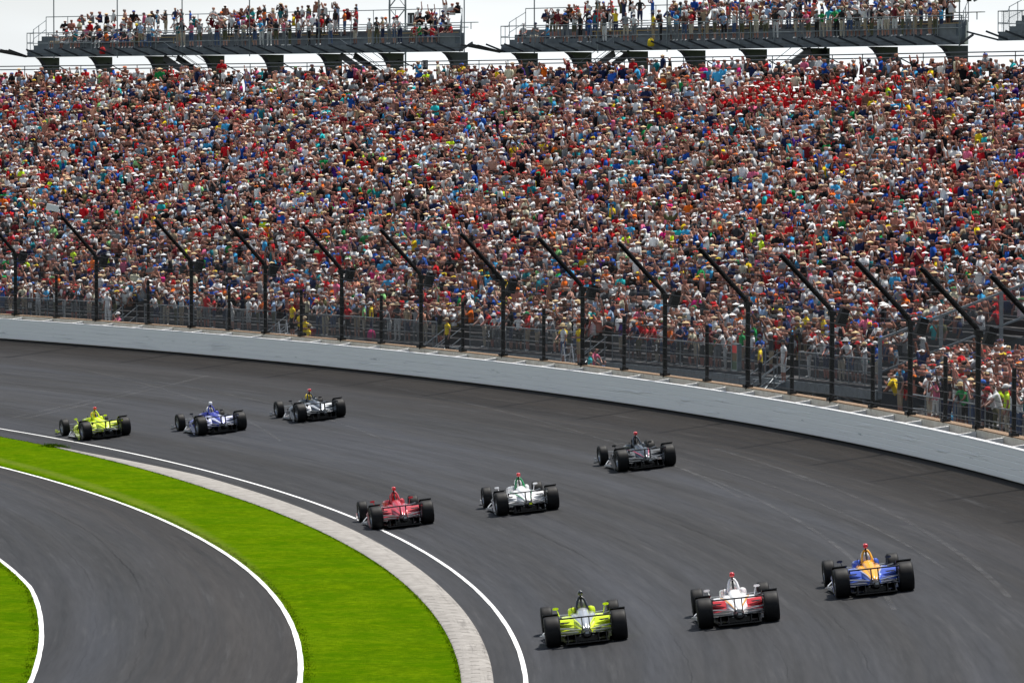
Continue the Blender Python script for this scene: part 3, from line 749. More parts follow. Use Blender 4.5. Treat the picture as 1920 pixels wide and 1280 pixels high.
def lathe(prof, n=28):
    """revolve (x, radius) round the x axis"""
    b = MB(); k = len(prof)
    for i in range(n):
        a = 2 * math.pi * i / n
        for x, r in prof: b.v.append((x, r * math.cos(a), r * math.sin(a)))
    for i in range(n):
        for j in range(k - 1): b.f.append((i * k + j, i * k + j + 1, ((i + 1) % n) * k + j + 1, ((i + 1) % n) * k + j)); b.m.append(0)
    return b

def make_wheel(rad, wd, side, rimr):
    h = wd / 2; t = lathe([(-h * .86, rimr), (-h * .97, rimr + .03), (-h, rad * .80), (-h * .97, rad * .92), (-h * .86, rad * .975), (-h * .66, rad * .996), (-h * .3, rad), (h * .3, rad), (h * .66, rad * .996), (h * .86, rad * .975), (h * .97, rad * .92), (h, rad * .80), (h * .97, rimr + .03), (h * .86, rimr)], 32)
    r = lathe([(-h * .84, rimr + .004), (-h * .84, rimr - .012), (-h * .5, rimr - .03), (h * .5, rimr - .03), (h * .84, rimr - .012), (h * .84, rimr + .004)], 24)
    o = h * .55 * side
    for k in range(10):
        a = 2 * math.pi * k / 10; r.bar((o * .8, .04 * math.cos(a), .04 * math.sin(a)), (o, (rimr - .02) * math.cos(a), (rimr - .02) * math.sin(a)), .035, .03, up=(1, 0, 0))
    r.tube([(o * .4, 0, 0), (o * 1.15, 0, 0)], .05, 10)
    return t, r

PROTO_W = {}
def add_wheel(parent, x, y, rad, wd, rimr):
    key = (rad, x > 0); e = empty('wheel', (x, y, rad)); e.parent = parent; e['label'] = 'left rear wheel' if False else ('rear wheel' if rad > .345 else 'front wheel')
    if key not in PROTO_W:
        t, r = make_wheel(rad, wd, 1 if x > 0 else -1, rimr); a = recalc(t.build('tyre', M['rubber'], e, smooth=True)); c = recalc(r.build('rim', M['rim'], e)); PROTO_W[key] = (a, c)
    else:
        for o in PROTO_W[key]: q = o.copy(); COL.objects.link(q); q.parent = e
    return e

def make_car(liv, label, r, phi, yaw=-1.4):
    """liv: dict(cover, spine, side, ramp, hoop, cam, nose, trim)"""
    C = {k: PA[v] for k, v in liv.items() if v in PA}
    root = tag(empty('racing_car', pol(r, phi, bank(r) + .002)), label, 'racing car', 'racing cars in the pack going round the turn')
    root.rotation_mode = 'QUATERNION'; root.rotation_quaternion = (Matrix.Rotation(R(phi + yaw), 3, 'Z') @ Matrix.Rotation(-math.atan(BK) if r > RL + .4 else -math.atan(BK) * .6, 3, 'Y')).to_quaternion()
    # tub and nose
    b = MB(); b.loft([sec(.55, -.26, .26, .12, .52), sec(1.2, -.33, .33, .10, .60), sec(1.75, -.33, .33, .09, .62), sec(2.3, -.27, .27, .10, .58), sec(2.9, -.21, .21, .13, .52), sec(3.4, -.16, .16, .15, .44), sec(3.85, -.11, .11, .15, .33), sec(4.05, -.06, .06, .16, .25)])
    recalc(b.build('nose', C['nose'], root, True))
    # cockpit surround
    b = MB()
    for s in (-1, 1): b.loft([sec(1.15, s * .20 - .09, s * .20 + .09, .52, .76), sec(1.6, s * .27 - .06, s * .27 + .06, .5, .70), sec(2.05, s * .26 - .05, s * .26 + .05, .48, .64), sec(2.45, s * .16 - .05, s * .16 + .05, .48, .57)]); b.cut()
    [recalc(q) for q in b.each('cockpit_side', C['side'], root, True)]
    # side pods sweeping in to the tail
    b = MB()
    for s in (-1, 1):
        R_ = []
        for y, x0, x1, z0, z1 in ((2.15, .30, .50, .12, .40), (2.0, .28, .74, .09, .46), (1.7, .24, .78, .08, .50), (1.35, .12, .64, .08, .55), (1.0, .06, .50, .09, .575), (.65, .02, .38, .10, .55), (.3, .0, .27, .12, .485), (-.05, .0, .18, .15, .405), (-.40, .0, .10, .18, .31)):
            R_.append(sec(y, s * x0 if s > 0 else -x1, s * x1 if s > 0 else -x0, z0, z1, 18, 2.4))
        b.loft(R_); b.cut()
    [recalc(q) for q in b.each('side_pod', C['side'], root, True)]
    b = MB()      # air intakes at the pod fronts / cooling exit
    for s in (-1, 1): b.box((s * .58, 1.30, .505), (.16, .30, .10), rot=Matrix.Rotation(R(s * -14), 3, 'Y')); b.box((s * .56, 2.06, .30), (.30, .1, .22)); b.cut()
    b.each('air_intake', M['carbon'], root)
    # engine cover with central spine
    b = MB(); b.loft([sec(1.22, -.15, .15, .42, .72), sec(1.0, -.16, .16, .42, .745), sec(.7, -.14, .14, .38, .69), sec(.35, -.105, .105, .33, .595), (sec(.0, -.07, .07, .28, .50)), sec(-.35, -.035, .035, .22, .385)], 0)
    recalc(b.build('engine_cover', C['cover'], root, True))
    b = MB()
    for s in (-1, 1): b.loft([sec(1.1, s * .20 - .10, s * .20 + .10, .42, .640, 12), sec(.8, s * .19 - .10, s * .19 + .10, .40, .625, 12), sec(.4, s * .13 - .08, s * .13 + .08, .34, .555, 12), sec(.0, s * .08 - .055, s * .08 + .055, .28, .465, 12), sec(-.33, s * .04 - .03, s * .04 + .03, .22, .37, 12)]); b.cut()
    [recalc(q) for q in b.each('cover_shoulder', C['spine'], root, True)]
    b = MB()
    for s in (-1, 1): b.tube([(s * .335, 1.05, .565), (s * .26, .55, .556), (s * .14, .1, .462), (s * .05, -.3, .36)], [.016, .018, .016, .01], 6); b.cut()
    b.each('stripe', C['trim'], root)
    # roll hoop with an opening, camera pod on top
    b = MB(); rings = []
    def hoop(s): return [(s * .135, 1.06, .66), (s * .118, 1.14, .78), (s * .092, 1.20, .88), (s * .052, 1.24, .945), (0, 1.25, .965)]
    b.tube(hoop(-1) + hoop(1)[::-1][1:], [.036, .032, .031, .034, .042, .034, .031, .032, .036], 8)
    b.build('roll_hoop', C['hoop'], root, True)
    b = MB(); b.bar((0, 1.05, .64), (0, 1.22, .93), .05, .03); b.tube([(0, 1.0, .70), (0, 1.19, .93)], .02, 6); b.build('hoop_strut', M['carbon'], root)
    b = MB(); b.tube([(0, 1.2, .96), (0, 1.19, 1.04)], .02, 6); b.build('camera_stalk', M['carbon'], root)
    b = MB(); b.loft([sec(1.08, -.05, .05, 1.035, 1.125, 10), sec(1.14, -.062, .062, 1.02, 1.14, 10), sec(1.26, -.058, .058, 1.025, 1.135, 10), sec(1.32, -.035, .035, 1.04, 1.11, 10)]); recalc(b.build('camera_pod', C['cam'], root, True))
    # ramps in front of the rear tyres, with a triangular opening
    b = MB()
    for s in (-1, 1):
        b.add([(s * .40, 1.15, .40), (s * .93, 1.15, .40), (s * .93, .44, .56), (s * .60, .26, .50), (s * .24, .30, .42), (s * .40, 1.15, .34), (s * .93, 1.15, .34), (s * .93, .44, .53), (s * .60, .26, .46), (s * .24, .30, .36)],
              [(0, 1, 2, 3, 4), (9, 8, 7, 6, 5), (0, 5, 6, 1), (1, 6, 7, 2), (2, 7, 8, 3), (3, 8, 9, 4), (4, 9, 5, 0)])
        b.add([(s * .26, .44, .55), (s * .66, .46, .565), (s * .62, .24, .30), (s * .20, .24, .34), (s * .26, .42, .54), (s * .66, .44, .555), (s * .62, .225, .30), (s * .20, .225, .34)], [(0, 1, 2, 3), (7, 6, 5, 4), (0, 4, 5, 1), (1, 5, 6, 2), (2, 6, 7, 3), (3, 7, 4, 0)])
        b.bar((s * .91, 1.0, .32), (s * .91, .5, .07), .02, .30, up=(0, 1, 0)); b.cut()
    [recalc(q) for q in b.each('wheel_ramp', C['ramp'], root)]
    b = MB()
    for s in (-1, 1):   # black triangular hole seen on the back slope of each ramp (a thin dark insert 4 mm proud)
        P3 = [(s * .34, .385, .495), (s * .585, .40, .505), (s * .50, .315, .395)]; b.add([(x, y - .012, z + .004) for x, y, z in P3], [(0, 1, 2) if s < 0 else (2, 1, 0)]); b.cut()
    b.each('ramp_opening', M['carbon'], root)
    # curved guards that arch ahead of the rear tyres
    b = MB()
    for s in (-1, 1):
        rg = []
        for a in range(12, 88, 9):
            aa = R(a); rr = .385; rg.append([(s * .60, rr * math.cos(aa), .355 + rr * math.sin(aa)), (s * .965, rr * math.cos(aa), .355 + rr * math.sin(aa)), (s * .965, (rr + .022) * math.cos(aa), .355 + (rr + .022) * math.sin(aa)), (s * .60, (rr + .022) * math.cos(aa), .355 + (rr + .022) * math.sin(aa))])
        b.loft(rg); b.cut()
    [recalc(q) for q in b.each('wheel_guard', M['carbon'], root)]
    # floor, strakes, diffuser
    b = MB(); b.add([(-.55, 2.75, .05), (.55, 2.75, .05), (.93, 2.1, .05), (.93, .42, .05), (.56, .35, .05), (.5, -.55, .07), (-.5, -.55, .07), (-.56, .35, .05), (-.93, .42, .05), (-.93, 2.1, .05)] +
        [(-.55, 2.75, .075), (.55, 2.75, .075), (.93, 2.1, .075), (.93, .42, .08), (.56, .35, .08), (.5, -.55, .10), (-.5, -.55, .10), (-.56, .35, .08), (-.93, .42, .08), (-.93, 2.1, .075)],
        [tuple(range(9, -1, -1)), tuple(range(10, 20))] + [(i, (i + 1) % 10, 10 + (i + 1) % 10, 10 + i) for i in range(10)])
    for x in (-.45, -.27, .27, .45): b.bar((x, .1, .13), (x, -.62, .20), .015, .18)
    b.quad((-.5, .0, .12), (.5, .0, .12), (.5, -.62, .30), (-.5, -.62, .30)); b.quad((-.5, .0, .115), (-.5, -.62, .295), (.5, -.62, .295), (.5, .0, .115))
    b.build('floor', M['carbon'], root)
    b = MB()
    for s in (-1, 1):
        b.bar((s * .92, 1.15, .105), (s * .98, 1.75, .105), .02, .07); b.bar((s * .62, 2.5, .09), (s * .97, 1.7, .10), .16, .015); b.tube([(s * .62, 2.35, .12), (s * .80, 2.1, .22), (s * .96, 1.8, .13)], .016, 5); b.cut()
    b.each('floor_fin', PA['silver'], root)
    # gearbox, crash structure and lamp
    b = MB(); b.loft([sec(.1, -.17, .17, .12, .38, 10), sec(-.3, -.13, .13, .14, .40, 10), sec(-.6, -.10, .10, .18, .40, 10), sec(-.80, -.08, .08, .24, .38, 10)]); b.box((0, -.2, .16), (.5, .3, .12)); recalc(b.build('gearbox', M['carbon'], root))
    b = MB(); b.box((0, -.815, .33), (.085, .03, .05)); b.build('rear_lamp', PA['lime'] if liv.get('lamp') else M['rain'], root)
    b = MB()
    for s in (-1, 1): b.tube([(s * .13, -.05, .22), (s * .15, -.42, .26)], .035, 8); b.cut()
    b.each('exhaust', M['arm'], root)
    # rear wing: slim plane between the tyres, two pylons, small end plates
    b = MB(); b.loft([sec(0, -.105, .105, -.012, .012, 8)] * 1 + [sec(0, -.105, .105, -.012, .012, 8)], cap=False) if False else None
    for x0, x1 in ((-.60, .60),): b.box(((x0 + x1) / 2, -.42, .655), (x1 - x0, .20, .018), rot=Matrix.Rotation(R(-6), 3, 'X')); b.box((0, -.50, .672), (1.2, .05, .03))
    b.build('rear_wing', M['carbon'], root)
    b = MB()
    for s in (-1, 1): b.bar((s * .085, -.45, .30), (s * .085, -.45, .655), .02, .16, up=(0, 1, 0)); b.cut()
    b.each('wing_pylon', M['carbon'], root)
    b = MB()
    for s in (-1, 1): b.box((s * .60, -.42, .64), (.015, .24, .10)); b.cut()
    b.each('end_plate', M['carbon'], root)
    # suspension
    b = MB()
    for s in (-1, 1):
        for p, q in (((s * .14, .18, .36), (s * .62, .02, .40)), ((s * .13, -.28, .36), (s * .62, -.04, .40)), ((s * .14, .18, .20), (s * .64, .04, .24)), ((s * .13, -.30, .22), (s * .64, -.02, .24)), ((s * .14, -.1, .29), (s * .66, .0, .30))): b.bar(p, q, .055, .018, up=(0, 0, 1))
        b.box((s * .66, 0, .32), (.08, .2, .26)); b.cut()
        for p, q in (((s * .17, 3.15, .40), (s * .72, 3.0, .43)), ((s * .19, 2.75, .42), (s * .72, 2.98, .43)), ((s * .17, 3.15, .19), (s * .73, 3.0, .22)), ((s * .2, 2.7, .19), (s * .73, 2.98, .22))): b.bar(p, q, .05, .018)
        b.box((s * .74, 3.0, .32), (.06, .16, .24)); b.cut()
    b.each('suspension', M['arm'], root)
    # front wing
    b = MB()
    for y, z, c_ in ((4.25, .07, .22), (4.05, .10, .12)): b.box((0, y, z), (1.66, c_, .018))
    for s in (-1, 1): b.box((s * .84, 4.12, .12), (.02, .36, .12)); b.bar((s * .06, 4.1, .08), (s * .06, 3.95, .22), .02, .12); b.cut()
    b.build('front_wing', C['nose'], root)
    # mirrors
    for s in (-1, 1):
        b = MB(); b.loft([sec(1.94, s * .60 - .075, s * .60 + .075, .655, .72, 10), sec(2.04, s * .60 - .045, s * .60 + .045, .665, .71, 10)]); b.bar((s * .57, 1.98, .66), (s * .52, 1.9, .48), .016, .016); recalc(b.build('mirror', C['side'] if not liv.get('mirror') else PA[liv['mirror']], root))
    b = MB(); b.tube([(.0, 2.35, .56), (.0, 2.35, .72)], .012, 5); b.tube([(-.25, .9, .62), (-.25, .9, .82)], .006, 4); b.build('antenna', M['carbon'], root)
    add_wheel(root, -.78, 0, .355, .37, .20); add_wheel(root, .78, 0, .355, .37, .20); add_wheel(root, -.80, 3.0, .335, .28, .195); add_wheel(root, .80, 3.0, .335, .28, .195)
    return root

CARS = [
 (dict(cover='silver', spine='silver', side='lime', ramp='lime', hoop='black', cam='black', nose='lime', trim='lime'), 'lime yellow racing car with silver engine cover and black camera pod, nearest the bottom', 237.3, 2.03, -.3),
 (dict(cover='white', spine='white', side='white', ramp='red', hoop='white', cam='red', nose='red', trim='orange', mirror='white'), 'white and red racing car with orange piping, between the lime and the blue cars', 240.9, 2.13, -1.2),
 (dict(cover='orange', spine='orange', side='blue', ramp='blue', hoop='orange', cam='red', nose='blue', trim='pearl', mirror='black'), 'blue racing car with yellow orange engine cover, furthest right of the pack', 244.5, 2.97, -.9),
 (dict(cover='rose', spine='rose', side='rose', ramp='rose', hoop='rose', cam='red', nose='rose', trim='red'), 'rose red racing car straddling the white line', 236.4, 10.98, -1.7),
 (dict(cover='white', spine='white', side='white', ramp='white', hoop='green', cam='red', nose='white', trim='green', lamp=1), 'white racing car with green roll hoop and yellow rear lamp', 240.2, 10.89, -2.4),
 (dict(cover='gunmetal', spine='gunmetal', side='gunmetal', ramp='gunmetal', hoop='gunmetal', cam='red', nose='silver', trim='pink', mirror='black'), 'black and silver racing car with pink stripes, alone nearest the wall', 246.2, 13.14, -2.6),
 (dict(cover='lime', spine='lime', side='lime', ramp='lime', hoop='lime', cam='red', nose='lime', trim='lime'), 'all lime yellow racing car with red camera pod, furthest left', 237.0, 22.08, -1.7),
 (dict(cover='violet', spine='pearl', side='violet', ramp='pearl', hoop='violet', cam='white', nose='silver', trim='white', mirror='black'), 'violet blue racing car with white camera pod, second from the left', 240.3, 21.05, -2.4),
 (dict(cover='gunmetal', spine='silver', side='gunmetal', ramp='silver', hoop='gunmetal', cam='red', nose='silver', trim='white', mirror='black'), 'dark grey and silver racing car third from the left, driver in yellow helmet', 244.3, 21.04, -2.9)]
car_roots = [make_car(*c) for c in CARS]

# ------------------------------------------------------------------ people
# skeleton poses; local frame: x = person's left/right, -y = facing direction, z up, feet at 0
def pose(kind):
    """returns joints dict"""
    J = dict(pel=(0, .01, .95), wst=(0, 0, 1.10), chs=(0, 0, 1.30), nkb=(0, .01, 1.46), nck=(0, -.005, 1.53), hd=(0, -.03, 1.62), ht=(0, -.025, 1.70),
             hipL=(-.09, .01, .88), hipR=(.09, .01, .88), kneL=(-.11, -.01, .50), kneR=(.11, -.01, .50), ankL=(-.12, .02, .09), ankR=(.12, .02, .09), toeL=(-.14, -.14, .04), toeR=(.14, -.14, .04),
             shL=(-.17, .0, 1.42), shR=(.17, .0, 1.42), elL=(-.23, .02, 1.15), elR=(.23, .02, 1.15), wrL=(-.24, -.06, .91), wrR=(.24, -.06, .91))
    def lean(a, z0=.9):
        for k in ('wst', 'chs', 'nkb', 'nck', 'hd', 'ht', 'shL', 'shR'):
            x, y, z = J[k]; J[k] = (x, y - (z - z0) * a, z0 + (z - z0) * (1 - a * a * .5))
    if kind == 'stand': pass
    if kind == 'walk': J.update(kneL=(-.1, -.12, .52), ankL=(-.1, -.1, .1), toeL=(-.1, -.26, .05), ankR=(.1, .14, .1), toeR=(.1, -.02, .04), elL=(-.22, .1, 1.16), wrL=(-.22, .08, .92))
    if kind == 'lean': lean(.32); J.update(elL=(-.24, -.30, 1.16), elR=(.24, -.30, 1.16), wrL=(-.16, -.42, 1.07), wrR=(.16, -.42, 1.07))
    if kind == 'phone': J.update(elL=(-.22, -.20, 1.24), elR=(.22, -.20, 1.24), wrL=(-.07, -.30, 1.52), wrR=(.07, -.30, 1.52))
    if kind == 'photo_high': J.update(elL=(-.24, -.16, 1.44), elR=(.24, -.16, 1.44), wrL=(-.09, -.26, 1.70), wrR=(.09, -.26, 1.70))
    if kind == 'crossed': J.update(elL=(-.25, -.06, 1.17), elR=(.25, -.06, 1.17), wrL=(.05, -.20, 1.20), wrR=(-.05, -.22, 1.15))
    if kind == 'clap': J.update(elL=(-.22, -.12, 1.16), elR=(.22, -.12, 1.16), wrL=(-.05, -.30, 1.26), wrR=(.05, -.30, 1.28))
    if kind == 'wave': J.update(elR=(.27, -.04, 1.66), wrR=(.25, -.08, 1.92))
    if kind == 'cheer': J.update(elL=(-.28, -.02, 1.64), wrL=(-.30, -.06, 1.90), elR=(.28, -.02, 1.64), wrR=(.27, -.08, 1.91))
    if kind == 'hips': J.update(elL=(-.36, .04, 1.18), wrL=(-.17, -.04, 1.02), elR=(.36, .04, 1.18), wrR=(.17, -.04, 1.02))
    if kind == 'point': J.update(elL=(-.38, -.10, 1.40), wrL=(-.62, -.16, 1.40))
    if kind == 'kneel': 
        for k in J: x, y, z = J[k]; J[k] = (x, y, z - .38)
        J.update(kneL=(-.14, -.38, .50), ankL=(-.14, -.30, .09), toeL=(-.14, -.44, .04), kneR=(.12, -.16, .10), ankR=(.12, .26, .10), toeR=(.12, .36, .03), elL=(-.24, -.22, .86), elR=(.24, -.22, .86), wrL=(-.08, -.28, 1.14), wrR=(.08, -.28, 1.14))
    if kind in ('sit', 'sit_clap'):
        for k in J: x, y, z = J[k]; J[k] = (x, y, z - .46)
        J.update(kneL=(-.14, -.44, .50), kneR=(.14, -.44, .50), ankL=(-.14, -.44, .09), ankR=(.14, -.44, .09), toeL=(-.15, -.60, .04), toeR=(.15, -.60, .04), elL=(-.24, -.10, .72), elR=(.24, -.10, .72), wrL=(-.14, -.34, .62), wrR=(.14, -.34, .62))
        if kind == 'sit_clap': J.update(wrL=(-.05, -.32, .86), wrR=(.05, -.32, .86))
    if kind == 'driver':
        for k in J: x, y, z = J[k]; J[k] = (x, y, z - .86)
        J.update(kneL=(-.12, -.5, .30), kneR=(.12, -.5, .30), ankL=(-.1, -.95, .16), ankR=(.1, -.95, .16), toeL=(-.1, -1.05, .26), toeR=(.1, -1.05, .26), elL=(-.22, -.12, .34), elR=(.22, -.12, .34), wrL=(-.12, -.38, .38), wrR=(.12, -.38, .38))
    return J

def skin_body(kind, sub=1, fingers=True, upper=False, slv=.62):
    J = pose(kind); V = []; Rr = []; Ed = []; idx = {}
    def add(name, p, rx, ry=None): idx[name] = len(V); V.append(p); Rr.append((rx, ry or rx))
    def ed(a, b): Ed.append((idx[a], idx[b]))
    add('pel', J['pel'], .15, .12); add('wst', J['wst'], .135, .105); add('chs', J['chs'], .155, .115); add('nkb', J['nkb'], .075, .065); add('nck', J['nck'], .052); add('hd', J['hd'], .078, .092); add('ht', J['ht'], .062, .075)
    ed('pel', 'wst'); ed('wst', 'chs'); ed('chs', 'nkb'); ed('nkb', 'nck'); ed('nck', 'hd'); ed('hd', 'ht')
    for s in 'LR':
        add('sh' + s, J['sh' + s], .062); add('el' + s, J['el' + s], .042); add('wr' + s, J['wr' + s], .028)
        ed('chs', 'sh' + s); ed('sh' + s, 'el' + s); ed('el' + s, 'wr' + s)
        e, w_ = Vector(J['el' + s]), Vector(J['wr' + s]); d = (w_ - e).normalized(); side_ = d.cross(Vector((0, 1, 0.3))).normalized()
        palm = w_ + d * .06; add('pm' + s, tuple(palm), .034, .020); ed('wr' + s, 'pm' + s)
        if fingers:
            nrm = side_.cross(d)
            for k, (o_, l_) in enumerate(((-.028, .060), (-.010, .074), (.010, .070), (.027, .054))):
                add('f%s%d' % (s, k), tuple(palm + side_ * o_ + d * .035), .0095); ed('pm' + s, 'f%s%d' % (s, k))
                add('g%s%d' % (s, k), tuple(palm + side_ * o_ * 1.15 + d * (.035 + l_ * .8) + nrm * l_ * .35), .0075); ed('f%s%d' % (s, k), 'g%s%d' % (s, k))
            add('t' + s, tuple(w_ + d * .035 - side_ * .045 + nrm * .02), .010); ed('pm' + s, 't' + s)
        if not upper:
            add('hip' + s, J['hip' + s], .095, .10); add('kne' + s, J['kne' + s], .062); add('ank' + s, J['ank' + s], .042); add('toe' + s, J['toe' + s], .040, .035)
            ed('pel', 'hip' + s); ed('hip' + s, 'kne' + s); ed('kne' + s, 'ank' + s); ed('ank' + s, 'toe' + s)
    me = bpy.data.meshes.new('tmp'); me.from_pydata(V, Ed, [])
    ob = bpy.data.objects.new('tmp', me); COL.objects.link(ob)
    md = ob.modifiers.new('skin', 'SKIN'); md.use_smooth_shade = True
    sv = me.skin_vertices[0].data
    for i, (a, c) in enumerate(Rr): sv[i].radius = (a, c); sv[i].use_root = (i == 0)
    if sub: s_ = ob.modifiers.new('sub', 'SUBSURF'); s_.levels = sub; s_.render_levels = sub
    dg = bpy.context.evaluated_depsgraph_get(); m2 = bpy.data.meshes.new_from_object(ob.evaluated_get(dg)); bpy.data.objects.remove(ob)
    # classify faces: 0 skin 1 shirt 2 trousers 3 shoe 4 hair 5 lower leg
    segs_ = [('pel', 'wst', 'T'), ('wst', 'chs', 'S'), ('chs', 'nkb', 'S'), ('nkb', 'nck', 'N'), ('nck', 'hd', 'H'), ('hd', 'ht', 'H')]
    for s in 'LR': segs_ += [('chs', 'sh' + s, 'S'), ('sh' + s, 'el' + s, 'A'), ('el' + s, 'wr' + s, 'K'), ('wr' + s, 'pm' + s, 'K')]
    if not upper:
        for s in 'LR': segs_ += [('pel', 'hip' + s, 'P'), ('hip' + s, 'kne' + s, 'P'), ('kne' + s, 'ank' + s, 'L'), ('ank' + s, 'toe' + s, 'F')]
    A = np.array([V[idx[a]] for a, _, _ in segs_]); B = np.array([V[idx[c]] for _, c, _ in segs_])
    rad = np.array([(min(Rr[idx[a]]) + min(Rr[idx[c]])) / 2 for a, c, _ in segs_]); reg = []
    hd = Vector(J['hd'])
    for p in m2.polygons:
        c = np.array(p.center); ab = B - A; t = np.clip(((c - A) * ab).sum(1) / (ab * ab).sum(1), 0, 1); q = A + ab * t[:, None]
        dd = np.linalg.norm(c - q, axis=1) - rad; i = int(dd.argmin()); k = segs_[i][2]
        if k == 'T': v = 1 if t[i] > .15 else 2
        elif k == 'S': v = 1
        elif k == 'A': v = 1 if t[i] < slv else 0
        elif k == 'P': v = 2
        elif k == 'L': v = 5 if t[i] > .12 else 2
        elif k == 'F': v = 3
        elif k in 'HN':
            dy = c[1] - hd.y; dz = c[2] - hd.z; v = 4 if (k == 'H' and (dz > .055 or (dy > .015 and dz > -.05))) else 0
        else: v = 0
        reg.append(v)
    # nose and ears: small pulls on the head
    for v_ in m2.vertices:
        d = v_.co - hd
        if abs(d.x) < .022 and d.y < -.06 and -.045 < d.z < .0: v_.co.y -= .018
        if abs(d.x) > .07 and abs(d.y) < .03 and abs(d.z) < .03: v_.co.x += math.copysign(.012, d.x)
    m2.name = 'person_' + kind
    return m2, reg, J

pal_shirt = dict(white=(.74, .74, .73), cream=(.62, .58, .42), grey=(.26, .27, .28), charcoal=(.05, .052, .056), black=(.010, .010, .012), navy=(.013, .022, .075), blue=(.015, .09, .42), sky_blue=(.05, .34, .62), light_blue=(.33, .46, .66), teal=(.01, .17, .20), turquoise=(.02, .44, .46),
    red=(.52, .012, .018), dark_red=(.15, .010, .018), pink=(.66, .14, .24), magenta=(.62, .015, .19), orange=(.80, .16, .015), peach=(.72, .34, .22), yellow=(.80, .58, .015), neon_yellow=(.60, .85, .02), green=(.012, .28, .07), light_green=(.25, .55, .20), olive=(.10, .10, .045), purple=(.07, .02, .22), tan=(.40, .30, .19), brown=(.09, .045, .028))
SHW = dict(white=25, cream=3.5, grey=10, charcoal=10, black=15, navy=11, blue=5.5, sky_blue=3.4, light_blue=5, teal=1.6, turquoise=1.0, red=8, dark_red=4, pink=2.4, magenta=.5, orange=1.3, peach=1.8, yellow=1.1, neon_yellow=.45, green=1.1, light_green=.5, olive=1, purple=.9, tan=1.5, brown=1.5)
pal_skin = [(.38, .185, .135), (.29, .135, .095), (.47, .26, .20), (.19, .085, .06), (.42, .165, .125), (.07, .035, .024)]
pal_hair = [(.022, .013, .010), (.010, .008, .008), (.07, .035, .020), (.24, .15, .075), (.30, .29, .27), (.06, .03, .016)]
pal_trs = dict(khaki=(.38, .30, .20), beige=(.50, .44, .34), navy=(.018, .028, .075), denim=(.06, .10, .20), black=(.010, .010, .012), grey=(.18, .19, .20), white=(.66, .66, .64), olive=(.10, .10, .05))
pal_cap = dict(white=(.78, .78, .77), red=(.55, .015, .02), navy=(.015, .025, .08), black=(.012, .012, .014), straw=(.58, .44, .24), grey=(.25, .26, .27), blue=(.02, .12, .48), orange=(.80, .18, .02), yellow=(.80, .60, .03), tan=(.40, .31, .20), green=(.02, .25, .08))
CPW = dict(white=28, red=8, navy=13, black=16, straw=7, grey=10, blue=5, orange=2.5, yellow=1.5, tan=3.5, green=1)
MC = {}
def cloth(kind, name, c):
    k = kind + name
    if k not in MC: MC[k] = mat('%s_%s' % (name, kind), c, .85 if kind != 'skin' else .55, noise=.12, scale=9)
    return MC[k]
def wpick(d, r=rnd): return r.choices(list(d), weights=list(d.values()))[0]

BODY = {}
KINDS = ['stand', 'walk', 'lean', 'phone', 'photo_high', 'crossed', 'clap', 'wave', 'cheer', 'hips', 'point', 'kneel', 'sit', 'sit_clap', 'driver']
for kd in KINDS:
    m2, reg, J = skin_body(kd, 1, True)
    for i in range(6): m2.materials.append(None)
    if len(m2.materials) > 6:
        m2.materials.clear()
        for i in range(6): m2.materials.append(None)
    m2.polygons.foreach_set('material_index', reg); m2.polygons.foreach_set('use_smooth', [True] * len(reg)); BODY[kd] = (m2, J)
def hat_mesh(kind):
    b = MB(); n = 12
    rings = []
    for z, r in ((-.02, .104), (.03, .104), (.07, .088), (.098, .055), (.108, .012)): rings.append([(r * math.cos(2 * math.pi * k / n), r * 1.06 * math.sin(2 * math.pi * k / n), z) for k in range(n)])
    b.loft(rings)
    if kind == 'cap': b.add([(-.075, -.08, -.012), (.075, -.08, -.012), (.06, -.185, -.03), (-.06, -.185, -.03), (-.075, -.08, -.0), (.075, -.08, -.0), (.06, -.185, -.018), (-.06, -.185, -.018)], [(3, 2, 1, 0), (4, 5, 6, 7), (0, 1, 5, 4), (1, 2, 6, 5), (2, 3, 7, 6), (3, 0, 4, 7)])
    else: b.loft([[(r * math.cos(2 * math.pi * k / n), r * math.sin(2 * math.pi * k / n), z) for k in range(n)] for z, r in ((-.018, .1), (-.012, .1), (-.018, .20), (-.028, .20))])
    me = bpy.data.meshes.new(kind); me.from_pydata(b.v, [], b.f); me.materials.append(None)
    bm = bmesh.new(); bm.from_mesh(me); bmesh.ops.recalc_face_normals(bm, faces=bm.faces); bm.to_mesh(me); bm.free()
    me.polygons.foreach_set('use_smooth', [True] * len(me.polygons)); return me
HATS = {k: hat_mesh(k) for k in ('cap', 'sun_hat')}
def small_mesh(kind):
    b = MB()
    if kind == 'sunglasses': b.box((0, 0, 0), (.15, .02, .035)); b.box((-.075, .04, .005), (.008, .09, .012)); b.box((.075, .04, .005), (.008, .09, .012))
    if kind == 'camera': b.box((0, 0, 0), (.14, .07, .10)); b.tube([(0, -.03, 0), (0, -.16, 0)], [.035, .042], 10)
    if kind == 'phone': b.box((0, 0, 0), (.15, .012, .08))
    me = bpy.data.meshes.new(kind); me.from_pydata(b.v, [], b.f); me.materials.append(M['sign_black']); return me
SM = {k: small_mesh(k) for k in ('sunglasses', 'camera', 'phone')}
NP = 0
